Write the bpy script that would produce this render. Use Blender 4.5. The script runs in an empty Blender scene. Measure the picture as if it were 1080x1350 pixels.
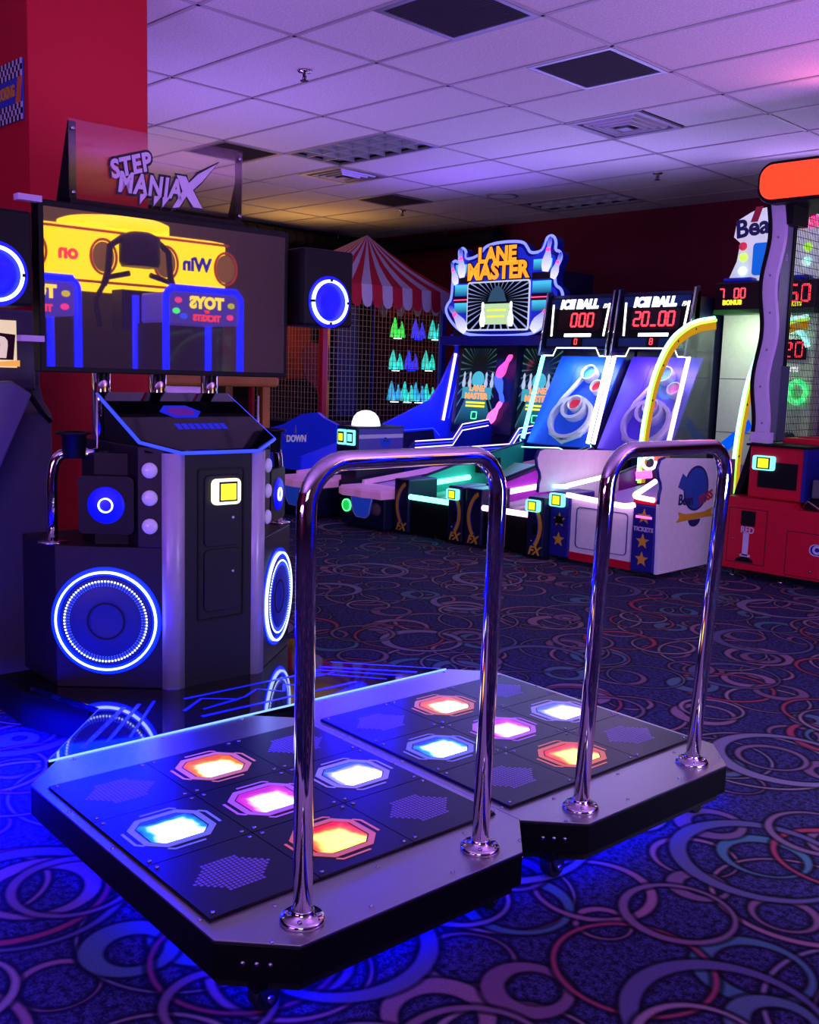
import bpy, math, random
from mathutils import Vector as V, Matrix as MX
random.seed(11)
SC = bpy.context.scene
COL = SC.collection
R = math.radians
# ------------------------------------------------------------------ camera
CAMZ = 1.2931
YAW, PIT, ROL = -0.784641, -0.1358495, 0.0304419
fw = V((math.sin(YAW)*math.cos(PIT), math.cos(YAW)*math.cos(PIT), math.sin(PIT)))
r0 = V((math.cos(YAW), -math.sin(YAW), 0)); u0 = r0.cross(fw)
rt = r0*math.cos(ROL)+u0*math.sin(ROL); up = -r0*math.sin(ROL)+u0*math.cos(ROL)
cam = bpy.data.cameras.new('camera'); cam.sensor_fit = 'HORIZONTAL'; cam.sensor_width = 36
cam.lens = 1331.71/1080*36; cam.clip_start = .05
camo = bpy.data.objects.new('camera', cam); COL.objects.link(camo)
camo.matrix_world = MX(((rt.x, up.x, -fw.x, 0), (rt.y, up.y, -fw.y, 0), (rt.z, up.z, -fw.z, CAMZ), (0, 0, 0, 1)))
SC.camera = camo
# ------------------------------------------------------------------ view and world
SC.view_settings.view_transform = 'Standard'; SC.view_settings.look = 'None'
SC.view_settings.gamma = 1; SC.view_settings.use_curve_mapping = False
SC.view_settings.exposure = 0.0
w = bpy.data.worlds.new('world'); SC.world = w; w.use_nodes = True
w.node_tree.nodes['Background'].inputs[0].default_value = (.25, .12, .6, 1)
w.node_tree.nodes['Background'].inputs[1].default_value = .02
try:
    SC.cycles.sample_clamp_indirect = 4; SC.cycles.caustics_reflective = False; SC.cycles.caustics_refractive = False
    SC.cycles.use_denoising = True
except Exception: pass
# ------------------------------------------------------------------ area lamps, mostly added fill
def area(name, loc, aim, sx, sy, col, watt, spread=180):
    l = bpy.data.lights.new(name, 'AREA'); l.shape = 'RECTANGLE'; l.size = sx; l.size_y = sy
    l.color = col; l.energy = watt; l.spread = R(spread)
    o = bpy.data.objects.new(name, l); COL.objects.link(o); o.location = loc
    o.rotation_euler = (V(aim)-V(loc)).to_track_quat('-Z', 'Y').to_euler(); return o
def point(name, loc, col, watt, rad=.08):
    l = bpy.data.lights.new(name, 'POINT'); l.color = col; l.energy = watt; l.shadow_soft_size = rad
    o = bpy.data.objects.new(name, l); COL.objects.link(o); o.location = loc; return o
# fill lamps added for ceiling and fronts; bowling, tent and hoops are machine spill
area('violet_fill_prize_row', (1.6, 4.4, 2.64), (1.6, 4.4, 3.6), .6, 2.0, (.60, .18, 1.0), 70)  # added ceiling fill above the claw machine, no fixture
area('violet_fill_aisle', (-1.2, 6.0, .95), (-1.6, 5.6, 3.3), 1.0, 1.0, (.50, .19, 1.0), 60)  # unseen lamp floating in the aisle, added for the ceiling
area('violet_fill_far_side', (-1.6, -2.0, 1.0), (-1.8, -1.2, 3.3), 1.6, 1.2, (.50, .2, 1.0), 220)  # added ceiling fill behind the viewer
area('violet_fill_dance_sign', (-3.95, 2.4, 2.2), (-3.95, 2.4, 3.3), .3, .8, (.40, .2, 1.0), 5)  # extra ceiling fill added above the sign
area('violet_fill_case', (-6.0, 3.9, 1.32), (-6.0, 3.9, 3.3), .5, .8, (.40, .2, 1.0), 34)  # added to lift the ceiling; the case holds no lamp
area('violet_fill_bean', (-3.6, 8.0, 2.78), (-3.3, 6.6, 3.2), 1.0, .3, (.5, .3, 1.0), 5)  # small ceiling fill added over the bean bag game
area('violet_fill_right_aisle', (.2, 2.6, 1.6), (.2, 2.6, 3.3), 1.0, 1.0, (.55, .2, 1.0), 80)  # no kiosk stands here; unseen lamp added for the ceiling
area('violet_fill_hall', (.6, -1.2, 1.9), (-4.2, 4.2, .6), 1.2, .8, (.55, .42, 1.0), 24)  # unseen wash added to brighten the machine fronts
area('blue_uplight_bowling', (-6.5, 7.2, 2.2), (-6.2, 6.2, 3.3), 1.2, .3, (.22, .10, 1.0), 16)
area('violet_fill_alleys', (-4.9, 7.3, 2.12), (-4.4, 6.2, 3.3), 1.4, .3, (.36, .25, 1.0), 16)  # ceiling fill added on the alley headers
area('warm_uplight_tent', (-9.3, 7.6, 2.3), (-9.0, 7.2, 3.2), 1.2, 1.2, (1.0, .5, .12), 12)
area('warm_fill_case', (-7.6, 4.6, 1.6), (-7.8, 5.6, 3.2), .6, .6, (1.0, .5, .2), 9)  # added warm fill for the far end of the ceiling
area('warm_fill_prize', (2.6, 4.0, 2.0), (2.6, 4.0, 3.2), .8, 1.6, (1.0, .62, .35), 60)  # added to brighten the room mirrored in the dark screen
area('red_uplight_hoops', (-2.5, 6.3, 2.75), (-2.0, 5.6, 3.3), 1.0, .3, (1.0, .2, .3), 5)
area('lilac_fill_row', (.3, 2.5, .85), (-4.6, 6.2, 1.1), .8, .5, (.62, .60, 1.0), 36, 120)  # no kiosk here; unseen wash added for the machine row
# ------------------------------------------------------------------ helpers
def hx(h):
    h = h.lstrip('#'); c = [int(h[i:i+2], 16)/255 for i in (0, 2, 4)]
    return tuple(((x+.055)/1.055)**2.4 if x > .04045 else x/12.92 for x in c)
class MB:
    def __init__(s): s.v = []; s.f = []; s.sm = []; s.T = MX.Identity(4)
    def at(s, T): s.T = T; return s
    def add(s, vs, fs, smooth=False):
        n = len(s.v); s.v += [tuple(s.T @ V(p)) for p in vs]
        s.f += [tuple(i+n for i in f) for f in fs]; s.sm += [smooth]*len(fs); return s
    def box(s, x0, x1, y0, y1, z0, z1):
        return s.add([(x0, y0, z0), (x1, y0, z0), (x1, y1, z0), (x0, y1, z0), (x0, y0, z1), (x1, y0, z1), (x1, y1, z1), (x0, y1, z1)],
            [(3, 2, 1, 0), (4, 5, 6, 7), (0, 1, 5, 4), (1, 2, 6, 5), (2, 3, 7, 6), (3, 0, 4, 7)])
    def prism(s, poly, ax, a, b, smooth=False):
        ar = sum(poly[i][0]*poly[(i+1) % len(poly)][1]-poly[(i+1) % len(poly)][0]*poly[i][1] for i in range(len(poly)))
        if ar < 0: poly = poly[::-1]
        m = {'z': lambda p, t: (p[0], p[1], t), 'x': lambda p, t: (t, p[0], p[1]), 'y': lambda p, t: (p[0], t, p[1])}[ax]
        if ax == 'y': a, b = max(a, b), min(a, b)
        else: a, b = min(a, b), max(a, b)
        n = len(poly); vs = [m(p, a) for p in poly]+[m(p, b) for p in poly]
        s.add(vs, [tuple(range(n-1, -1, -1)), tuple(range(n, 2*n))])
        k = len(s.v)-2*n
        for i in range(n):
            j = (i+1) % n; s.f.append((k+i, k+j, k+n+j, k+n+i)); s.sm.append(smooth)
        return s
    def frame(s, outer, inner, ax, a, b):           # ring between two outlines of equal count
        m = {'z': lambda p, t: (p[0], p[1], t), 'x': lambda p, t: (t, p[0], p[1]), 'y': lambda p, t: (p[0], t, p[1])}[ax]
        n = len(outer); vs = [m(p, a) for p in outer]+[m(p, a) for p in inner]+[m(p, b) for p in outer]+[m(p, b) for p in inner]
        fs = []
        for i in range(n):
            j = (i+1) % n
            fs += [(i, j, n+j, n+i), (2*n+i, 3*n+i, 3*n+j, 2*n+j), (i, 2*n+i, 2*n+j, j), (n+i, n+j, 3*n+j, 3*n+i)]
        return s.add(vs, fs)
    def quad(s, a, b, c, d): return s.add([a, b, c, d], [(0, 1, 2, 3)])
    def tube(s, path, r, n=10, closed=False, cap=True):
        P = [V(p) for p in path]; m = len(P); vs = []; fs = []
        rr = r if hasattr(r, '__len__') else [r]*m
        def tan(i):
            if closed: return (P[(i+1) % m]-P[i-1]).normalized()
            return (P[min(i+1, m-1)]-P[max(i-1, 0)]).normalized()
        t = tan(0); u = t.orthogonal().normalized()
        for i in range(m):
            t2 = tan(i); q = t.rotation_difference(t2); u = (q @ u); u = (u-t2*u.dot(t2)).normalized(); t = t2; w2 = t.cross(u)
            for k in range(n):
                a = 2*math.pi*k/n; vs.append(tuple(P[i]+(u*math.cos(a)+w2*math.sin(a))*rr[i]))
        for i in range(m if closed else m-1):
            j = (i+1) % m
            for k in range(n):
                l = (k+1) % n; fs.append((i*n+k, i*n+l, j*n+l, j*n+k))
        s.add(vs, fs, True)
        if cap and not closed: 
            b = len(s.v)-len(vs); s.f += [tuple(b+k for k in range(n-1, -1, -1)), tuple(b+(m-1)*n+k for k in range(n))]; s.sm += [False, False]
        return s
    def lathe(s, prof, c=(0, 0, 0), ax='z', n=24, cap=True, smooth=True):
        m = {'z': lambda r, a, h: (c[0]+r*math.cos(a), c[1]+r*math.sin(a), c[2]+h), 'y': lambda r, a, h: (c[0]+r*math.cos(a), c[1]+h, c[2]-r*math.sin(a)),
             'x': lambda r, a, h: (c[0]+h, c[1]+r*math.cos(a), c[2]+r*math.sin(a))}[ax]
        vs = []; fs = []
        for r, h in prof:
            for k in range(n): vs.append(m(r, 2*math.pi*k/n, h))
        for i in range(len(prof)-1):
            for k in range(n):
                l = (k+1) % n; fs.append((i*n+k, i*n+l, (i+1)*n+l, (i+1)*n+k))
        s.add(vs, fs, smooth)
        if cap:
            b = len(s.v)-len(vs); e = b+(len(prof)-1)*n
            if prof[0][0] > 1e-6: s.f.append(tuple(b+k for k in range(n-1, -1, -1))); s.sm.append(False)
            if prof[-1][0] > 1e-6: s.f.append(tuple(e+k for k in range(n))); s.sm.append(False)
        return s
    def mesh(s, name):
        me = bpy.data.meshes.new(name); me.from_pydata(s.v, [], s.f); me.update()
        me.polygons.foreach_set('use_smooth', s.sm); return me
    def build(s, name, mat, parent=None, bevel=0, **kw): return obj(name, s.mesh(name), mat, parent, bevel, **kw)
def obj(name, me, mat, parent=None, bevel=0, label=None, kind=None, seg=2):
    if mat is not None and not me.materials: me.materials.append(mat)
    o = bpy.data.objects.new(name, me); COL.objects.link(o)
    if parent is not None: o.parent = parent
    if bevel:
        b = o.modifiers.new('bevel', 'BEVEL'); b.width = bevel; b.segments = seg; b.limit_method = 'ANGLE'; b.angle_limit = R(40); b.harden_normals = False
    if label: o['label'] = label
    if kind: o['kind'] = kind
    return o
def thing(name, label, cat, loc=(0, 0, 0), rz=0, group=None):
    o = bpy.data.objects.new(name, None); COL.objects.link(o); o.empty_display_size = .1
    o.location = loc; o.rotation_euler = (0, 0, rz); o['label'] = label; o['category'] = cat
    if group: o['group'] = group
    return o
def copy_tree(o, parent=None):
    c = o.copy(); COL.objects.link(c); c.parent = parent
    for ch in list(o.children): copy_tree(ch, c)
    return c
def B(x0, x1, y0, y1, z0, z1): return MB().box(x0, x1, y0, y1, z0, z1)
def part(name, mat, parent, *box, bevel=0, **kw): return B(*box).build(name, mat, parent, bevel, **kw)
def rrect(x0, x1, z0, z1, r, n=5):
    p = []
    for cx, cz, a0 in ((x1-r, z1-r, 0), (x0+r, z1-r, 90), (x0+r, z0+r, 180), (x1-r, z0+r, 270)):
        for k in range(n+1):
            a = R(a0+90*k/n); p.append((cx+r*math.cos(a), cz+r*math.sin(a)))
    return p
def circ(cx, cz, r, n=24, a0=0, a1=360, rz=None):
    m = n if a1-a0 == 360 else n+1
    return [(cx+r*math.cos(R(a0+(a1-a0)*k/n)), cz+(rz or r)*math.sin(R(a0+(a1-a0)*k/n))) for k in range(m)]
def fillet(pts, r, n=6):
    P = [V(p) for p in pts]; out = [P[0]]
    for i in range(1, len(P)-1):
        a = (P[i-1]-P[i]); b = (P[i+1]-P[i]); d = min(r, a.length*.49, b.length*.49)
        A = P[i]+a.normalized()*d; C = P[i]+b.normalized()*d
        for k in range(n+1):
            t = k/n; out.append(A*(1-t)**2+P[i]*2*t*(1-t)+C*t*t)
    out.append(P[-1]); return out
def arcfil(pts, r, n=10):                          # true circular corner for right angles
    P = [V(p) for p in pts]; out = [P[0]]
    for i in range(1, len(P)-1):
        a = (P[i-1]-P[i]).normalized(); b = (P[i+1]-P[i]).normalized(); c = P[i]+(a+b)*r
        for k in range(n+1):
            t = k/n*math.pi/2; out.append(c-b*r*math.cos(t)-a*r*math.sin(t))
    out.append(P[-1]); return out
FY = MX.Rotation(R(90), 4, 'X')                     # text facing -y
FX = MX.Rotation(R(90), 4, 'Z') @ FY                # text facing +x
def text(name, s, size, mat, parent, loc, face=FY, ext=.002, shear=0, bold=0, sx=1, align='CENTER', rot=0, label=None, space=1):
    cu = bpy.data.curves.new('txt', 'FONT'); cu.body = s; cu.size = size; cu.extrude = ext; cu.shear = shear; cu.offset = bold
    cu.align_x = align; cu.align_y = 'CENTER'; cu.resolution_u = 3; cu.space_character = space
    t = bpy.data.objects.new('txt', cu); COL.objects.link(t)
    dg = bpy.context.evaluated_depsgraph_get(); me = bpy.data.meshes.new_from_object(t.evaluated_get(dg))
    bpy.data.objects.remove(t); bpy.data.curves.remove(cu)
    me.materials.clear(); me.transform(MX.Translation(V(loc)) @ face @ MX.Rotation(R(rot), 4, 'Z') @ MX.Diagonal((sx, 1, 1, 1)))
    return obj(name, me, mat, parent, label=label)
SEG = {'0': 'abcdef', '1': 'bc', '2': 'abged', '3': 'abgcd', '4': 'fgbc', '5': 'afgcd', '6': 'afgedc', '7': 'abc', '8': 'abcdefg', '9': 'abcfgd', '_': 'd', ' ': ''}
def digits(s, x, y, z, h, mat, parent, name='digit', adv=None):
    wd = h*.5; t = h*.07; adv = adv or wd*1.5
    P = {'a': (0, h/2, wd, h/2), 'd': (0, -h/2, wd, -h/2), 'g': (0, 0, wd, 0), 'f': (0, 0, 0, h/2), 'e': (0, -h/2, 0, 0), 'b': (wd, 0, wd, h/2), 'c': (wd, -h/2, wd, 0)}
    for i, ch in enumerate(s):
        if not SEG[ch]: continue
        m = MB()
        for k in SEG[ch]:
            x0, z0, x1, z1 = P[k]; g = t*.35
            if z0 == z1: m.box(x+i*adv+x0+g, x+i*adv+x1-g, y-.004, y, z+z0-t, z+z0+t)
            else: m.box(x+i*adv+x0-t, x+i*adv+x0+t, y-.004, y, z+z0+g, z+z1-g)
        m.build(name, mat, parent)
# ------------------------------------------------------------------ materials
class NT:
    def __init__(s, name):
        s.m = bpy.data.materials.new(name); s.m.use_nodes = True; s.t = s.m.node_tree; s.t.nodes.clear()
        s.out = s.t.nodes.new('ShaderNodeOutputMaterial')
    def n(s, ty, **kw):
        d = s.t.nodes.new(ty)
        for k, v in kw.items(): setattr(d, k, v)
        return d
    def l(s, a, b): s.t.links.new(a, b)
    def math(s, op, a, b=None, c=None, clamp=False):
        d = s.n('ShaderNodeMath', operation=op); d.use_clamp = clamp
        for i, x in enumerate((a, b, c)):
            if x is None: continue
            if isinstance(x, (int, float)): d.inputs[i].default_value = x
            else: s.l(x, d.inputs[i])
        return d.outputs[0]
    def vmath(s, op, a, b=None):
        d = s.n('ShaderNodeVectorMath', operation=op)
        for i, x in enumerate((a, b)):
            if x is None: continue
            if isinstance(x, (tuple, list)): d.inputs[i].default_value = x
            else: s.l(x, d.inputs[i])
        return d
    def mix(s, f, a, b):
        d = s.n('ShaderNodeMix', data_type='RGBA')
        for i, x in ((0, f), (6, a), (7, b)):
            if isinstance(x, (int, float)): d.inputs[i].default_value = x
            elif isinstance(x, tuple): d.inputs[i].default_value = (*x[:3], 1)
            else: s.l(x, d.inputs[i])
        return d.outputs[2]
    def pbsdf(s, rough=.5, metal=0, spec=.5):
        p = s.n('ShaderNodeBsdfPrincipled'); p.inputs['Roughness'].default_value = rough; p.inputs['Metallic'].default_value = metal
        p.inputs['Specular IOR Level'].default_value = spec; s.l(p.outputs[0], s.out.inputs[0]); return p
def mat(name, col, rough=.5, metal=0, var=.12, nscale=25, bump=0, coat=0, spec=.5, emit=None, es=1.0, ior=1.45):
    t = NT(name); p = t.pbsdf(rough, metal, spec); p.inputs['IOR'].default_value = ior
    col = hx(col) if isinstance(col, str) else col
    tc = t.n('ShaderNodeTexCoord'); nz = t.n('ShaderNodeTexNoise'); nz.inputs['Scale'].default_value = nscale; nz.inputs['Detail'].default_value = 4
    t.l(tc.outputs['Object'], nz.inputs['Vector'])
    d = tuple(c*(1-var) for c in col); u = tuple(min(1, c*(1+var)) for c in col)
    t.l(t.mix(nz.outputs[0], d, u), p.inputs['Base Color'])
    if coat: p.inputs['Coat Weight'].default_value = coat; p.inputs['Coat Roughness'].default_value = .06
    if bump:
        b = t.n('ShaderNodeBump'); b.inputs['Strength'].default_value = bump; b.inputs['Distance'].default_value = .002
        t.l(nz.outputs[0], b.inputs['Height']); t.l(b.outputs[0], p.inputs['Normal'])
    if emit:
        e = hx(emit) if isinstance(emit, str) else emit
        p.inputs['Emission Color'].default_value = (*e, 1); p.inputs['Emission Strength'].default_value = es
    return t.m
def glow(name, col, es): 
    c = hx(col) if isinstance(col, str) else col
    return mat(name, tuple(x*.4 for x in c), .4, var=.03, emit=c, es=es)
def clear(name, tint=(1, 1, 1), gloss=.06, haze=0.0, hcol=(.8, .8, .8)):
    t = NT(name); tr = t.n('ShaderNodeBsdfTransparent'); tr.inputs[0].default_value = (*tint, 1)
    gl = t.n('ShaderNodeBsdfGlossy'); gl.inputs['Roughness'].default_value = .03
    lw = t.n('ShaderNodeLayerWeight'); lw.inputs[0].default_value = .5; fr = t.n('ShaderNodeMath', operation='POWER'); t.l(lw.outputs['Facing'], fr.inputs[0]); fr.inputs[1].default_value = 5
    m = t.n('ShaderNodeMixShader'); t.l(t.math('ADD', fr.outputs[0], gloss, clamp=True), m.inputs[0]); t.l(tr.outputs[0], m.inputs[1]); t.l(gl.outputs[0], m.inputs[2])
    last = m
    if haze:
        df = t.n('ShaderNodeBsdfDiffuse'); df.inputs[0].default_value = (*hcol, 1)
        tc = t.n('ShaderNodeTexCoord'); nz = t.n('ShaderNodeTexNoise'); nz.inputs['Scale'].default_value = 6; t.l(tc.outputs['Object'], nz.inputs[0])
        m2 = t.n('ShaderNodeMixShader'); t.l(t.math('MULTIPLY', nz.outputs[0], haze*2), m2.inputs[0]); t.l(m.outputs[0], m2.inputs[1]); t.l(df.outputs[0], m2.inputs[2]); last = m2
    t.l(last.outputs[0], t.out.inputs[0]); return t.m
def carpet():
    t = NT('arcade_carpet'); p = t.pbsdf(.95, 0, .15)
    tc = t.n('ShaderNodeTexCoord'); P = tc.outputs['Object']
    fb = t.n('ShaderNodeTexNoise'); fb.inputs['Scale'].default_value = 190; fb.inputs['Detail'].default_value = 3; t.l(P, fb.inputs[0])
    md = t.n('ShaderNodeTexNoise'); md.inputs['Scale'].default_value = 60; t.l(P, md.inputs[0])
    sk = t.math('MULTIPLY_ADD', t.math('MULTIPLY', fb.outputs[0], md.outputs[0]), 5.0, -.8, clamp=True)
    col = t.mix(sk, hx('#0b0a20'), hx('#38366c'))
    pal = [hx(c) for c in ('#9a6c84', '#88809a', '#4a7688', '#a82848', '#785a78', '#9c8494', '#5c5c84')]
    # (cell size m, offset, rotation, radius lo/hi in cells, half width lo/hi in cells, inner shift)
    L = [(.40, (.33, .71), 33, .18, .32, .010, .022, .02), (.95, (.3, .1), 10, .24, .35, .006, .012, 0), (.70, (.6, .45), 40, .24, .34, .007, .013, .008), (.56, (.15, .8), 75, .18, .30, .012, .028, .03),
         (.72, (.85, .2), 22, .22, .34, .008, .016, .01), (.48, (.4, .3), 55, .16, .26, .02, .042, .03), (.66, (.05, .55), 5, .24, .35, .009, .016, .0), (.85, (.5, .95), 63, .22, .34, .008, .018, .02), (.52, (.77, .12), 48, .2, .33, .010, .02, .012)]
    for k, (cs, off, ro, r0_, r1_, w0, w1, sh) in enumerate(L):
        mp = t.n('ShaderNodeMapping'); mp.inputs['Location'].default_value = (off[0], off[1], 0); mp.inputs['Rotation'].default_value = (0, 0, R(ro)); mp.inputs['Scale'].default_value = (1/cs,)*3
        t.l(P, mp.inputs[0])
        vo = t.n('ShaderNodeTexVoronoi', voronoi_dimensions='2D'); vo.inputs['Scale'].default_value = 1; vo.inputs['Randomness'].default_value = .36; t.l(mp.outputs[0], vo.inputs['Vector'])
        sp = t.n('ShaderNodeSeparateColor'); t.l(vo.outputs['Color'], sp.inputs[0])
        rad = t.math('MULTIPLY_ADD', sp.outputs[0], r1_-r0_, r0_); wd = t.math('MULTIPLY_ADD', sp.outputs[1], w1-w0, w0)
        ang = t.math('MULTIPLY', sp.outputs[2], 6.28)
        d = vo.outputs['Distance']
        outer = t.math('SUBTRACT', rad, d)                         # >0 inside outer
        cmb = t.n('ShaderNodeCombineXYZ'); t.l(t.math('MULTIPLY', t.math('COSINE', ang), sh), cmb.inputs[0]); t.l(t.math('MULTIPLY', t.math('SINE', ang), sh), cmb.inputs[1])
        rel = t.vmath('SUBTRACT', mp.outputs[0], vo.outputs['Position']); rel2 = t.vmath('SUBTRACT', rel.outputs[0], cmb.outputs[0])
        sxy = t.n('ShaderNodeSeparateXYZ'); t.l(rel2.outputs[0], sxy.inputs[0])
        d2 = t.math('SQRT', t.math('ADD', t.math('POWER', t.math('ABSOLUTE', sxy.outputs[0]), 2), t.math('POWER', t.math('ABSOLUTE', sxy.outputs[1]), 2)))
        inner = t.math('SUBTRACT', d2, t.math('SUBTRACT', rad, t.math('MULTIPLY_ADD', wd, 2, sh)))  # >0 outside inner
        sd = t.math('MINIMUM', outer, inner)
        line = t.math('MULTIPLY_ADD', sd, 120*cs, 1.6, clamp=True); ring = t.math('MULTIPLY', sd, 120*cs, clamp=True)
        ex = t.math('LESS_THAN', t.math('FRACT', t.math('MULTIPLY', sp.outputs[2], 7.3)), .72 if k in (0, 8) else .86)
        line = t.math('MULTIPLY', t.math('MULTIPLY', line, ex), .8); ring = t.math('MULTIPLY', ring, ex)
        col = t.mix(line, col, hx('#06050e'))
        ca = pal[(0, 1, 5, 2, 0, 4, 1, 6, 5)[k]]; cb = pal[(4, 5, 0, 0, 3, 2, 3, 1, 4)[k]]
        pc = t.mix(t.math('GREATER_THAN', sp.outputs[1], .5), ca, cb)
        pc = t.mix(t.math('MULTIPLY', fb.outputs[0], .8), pc, tuple(c*.35 for c in ca))
        col = t.mix(t.math('MULTIPLY', ring, .92), col, pc)
    t.l(col, p.inputs['Base Color'])
    b = t.n('ShaderNodeBump'); b.inputs['Strength'].default_value = .35; b.inputs['Distance'].default_value = .003; t.l(fb.outputs[0], b.inputs['Height']); t.l(b.outputs[0], p.inputs['Normal'])
    return t.m
def tilemat():
    t = NT('ceiling_tile_fissured'); p = t.pbsdf(.9, 0, .2); tc = t.n('ShaderNodeTexCoord')
    nz = t.n('ShaderNodeTexNoise'); nz.inputs['Scale'].default_value = 90; nz.inputs['Detail'].default_value = 6; t.l(tc.outputs['Object'], nz.inputs[0])
    v = t.n('ShaderNodeTexVoronoi'); v.inputs['Scale'].default_value = 55; t.l(tc.outputs['Object'], v.inputs['Vector'])
    f = t.math('MULTIPLY', t.math('SUBTRACT', nz.outputs[0], .42), 3, clamp=True)
    oi = t.n('ShaderNodeObjectInfo')
    c = t.mix(f, (.52, .5, .5), (.72, .7, .7)); c = t.mix(t.math('MULTIPLY', oi.outputs['Random'], .1), c, (.5, .46, .44))
    t.l(c, p.inputs['Base Color']); b = t.n('ShaderNodeBump'); b.inputs['Strength'].default_value = .4; b.inputs['Distance'].default_value = .003
    t.l(nz.outputs[0], b.inputs['Height']); t.l(b.outputs[0], p.inputs['Normal']); return t.m
def panel_light(name, edge, mid, hot, es, seed):
    t = NT(name); p = t.pbsdf(.25); tc = t.n('ShaderNodeTexCoord')
    nz = t.n('ShaderNodeTexNoise'); nz.inputs['Scale'].default_value = 16; mp = t.n('ShaderNodeMapping'); mp.inputs['Location'].default_value = (seed, seed*.7, 0)
    t.l(tc.outputs['Object'], mp.inputs[0]); t.l(mp.outputs[0], nz.inputs[0])
    s = t.n('ShaderNodeSeparateXYZ'); t.l(tc.outputs['Object'], s.inputs[0])
    # diodes sit in the middle, towards the front of each window
    m_ = t.math('MAXIMUM', t.math('DIVIDE', t.math('ABSOLUTE', s.outputs[0]), .078), t.math('DIVIDE', t.math('ABSOLUTE', t.math('ADD', s.outputs[1], .010)), .072))
    g = t.math('ADD', t.math('SUBTRACT', 1.0, m_), t.math('ADD', t.math('MULTIPLY_ADD', nz.outputs[0], .7, -.35), t.math('MULTIPLY', s.outputs[1], -3.2)))
    f1 = t.math('MULTIPLY', g, 2.6, clamp=True); f2 = t.math('MULTIPLY_ADD', g, 3.2, -.75, clamp=True)
    c = t.mix(f2, t.mix(f1, hx(edge), hx(mid)), hx(hot)); t.l(c, p.inputs['Emission Color']); p.inputs['Base Color'].default_value = (.01, .01, .01, 1)
    t.l(t.math('MULTIPLY_ADD', f2, es, 1.15), p.inputs['Emission Strength']); return t.m
def lane_art(name, c1, c2, es, cz):
    t = NT(name); p = t.pbsdf(.15); tc = t.n('ShaderNodeTexCoord'); s = t.n('ShaderNodeSeparateXYZ'); t.l(tc.outputs['Generated'], s.inputs[0])
    x = t.math('SUBTRACT', s.outputs[0], .5); z = t.math('SUBTRACT', s.outputs[2], cz)
    a = t.math('ARCTAN2', x, z); ray = t.math('MULTIPLY_ADD', t.math('SINE', t.math('MULTIPLY', a, 34)), 3, -1.9, clamp=True)
    r = t.math('SQRT', t.math('ADD', t.math('MULTIPLY', x, x), t.math('MULTIPLY', z, z)))
    ray = t.math('MULTIPLY', ray, t.math('MULTIPLY_ADD', r, 3, -.5, clamp=True))
    c = t.mix(ray, hx(c1), hx(c2)); t.l(c, p.inputs['Emission Color']); t.l(c, p.inputs['Base Color']); p.inputs['Emission Strength'].default_value = es; return t.m
def vgrad(name, lo, hi, es, axis=2):
    t = NT(name); p = t.pbsdf(.3); tc = t.n('ShaderNodeTexCoord'); s = t.n('ShaderNodeSeparateXYZ'); t.l(tc.outputs['Generated'], s.inputs[0])
    c = t.mix(s.outputs[axis], hx(lo), hx(hi)); t.l(c, p.inputs['Emission Color']); t.l(c, p.inputs['Base Color']); p.inputs['Emission Strength'].default_value = es; return t.m
def brushed():
    t = NT('brushed_steel'); p = t.pbsdf(.32, 1); tc = t.n('ShaderNodeTexCoord'); mp = t.n('ShaderNodeMapping'); mp.inputs['Scale'].default_value = (3, 260, 3)
    t.l(tc.outputs['Object'], mp.inputs[0]); nz = t.n('ShaderNodeTexNoise'); nz.inputs['Scale'].default_value = 4; nz.inputs['Detail'].default_value = 5; t.l(mp.outputs[0], nz.inputs[0])
    t.l(t.mix(nz.outputs[0], (.38, .37, .38), (.62, .6, .6)), p.inputs['Base Color']); t.l(t.math('MULTIPLY_ADD', nz.outputs[0], .2, .22), p.inputs['Roughness']); return t.m
K = {}
K['carpet'] = carpet(); K['tile'] = tilemat(); K['steel'] = brushed()
K['tbar'] = mat('t_bar_white', '#9a949a', .5); K['maroon'] = mat('maroon_wall_paint', '#680c28', .8, bump=.1, nscale=60)
K['redpaint'] = mat('red_wall_paint', '#b0001c', .75, bump=.15, nscale=80, var=.06); K['darkwall'] = mat('black_wall_paint', '#15101a', .85)
K['grille'] = mat('dark_grille', '#241b2c', .7); K['alu'] = mat('grey_aluminium', '#8d8a96', .4, .6)
K['louver'] = mat('troffer_louver', '#a0a6ac', .3, .3); K['lens'] = mat('troffer_lens', '#7a8690', .35)
K['black'] = mat('black_satin', '#07070b', .5, spec=.25); K['matte'] = mat('black_matte', '#0a0a10', .8); K['gloss'] = mat('black_gloss_acrylic', '#04040a', .04, spec=.7, coat=.5, var=.02)
K['charcoal'] = mat('charcoal_laminate', '#140f1a', .5, spec=.35); K['chrome'] = mat('chrome', (.62, .61, .62), .06, 1, var=.02); K['silver'] = mat('frosted_silver_column', '#a79fbe', .35, .15)
K['rubber'] = mat('caster_rubber', '#101014', .6); K['bolt'] = mat('bolt_steel', '#b8b4bc', .25, 1)
K['screen'] = mat('dark_glass_reflection_tint', '#4a4246', .015, spec=1, ior=2.4, var=.02)  # grey-brown base stands in for the reflected room
K['whiteled'] = glow('white_blue_led', (.45, .60, 1.0), 3.5); K['blueled'] = glow('blue_led', (.0, .006, 1.0), 6); K['blueglow'] = glow('blue_speaker_glow', (.002, .004, .75), 1.0)  # speaker cone emission added to throw the rings' blue light
K['bluedim'] = mat('blue_dim_glow', '#05062a', .5, var=.5, nscale=70, emit=(.002, .004, .22), es=1.0); K['whitedot'] = glow('white_dot_led', (.6, .75, 1), 2.2); K['bluetrim'] = glow('blue_edge_led', (.03, .06, 1.0), 1.4)
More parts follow.
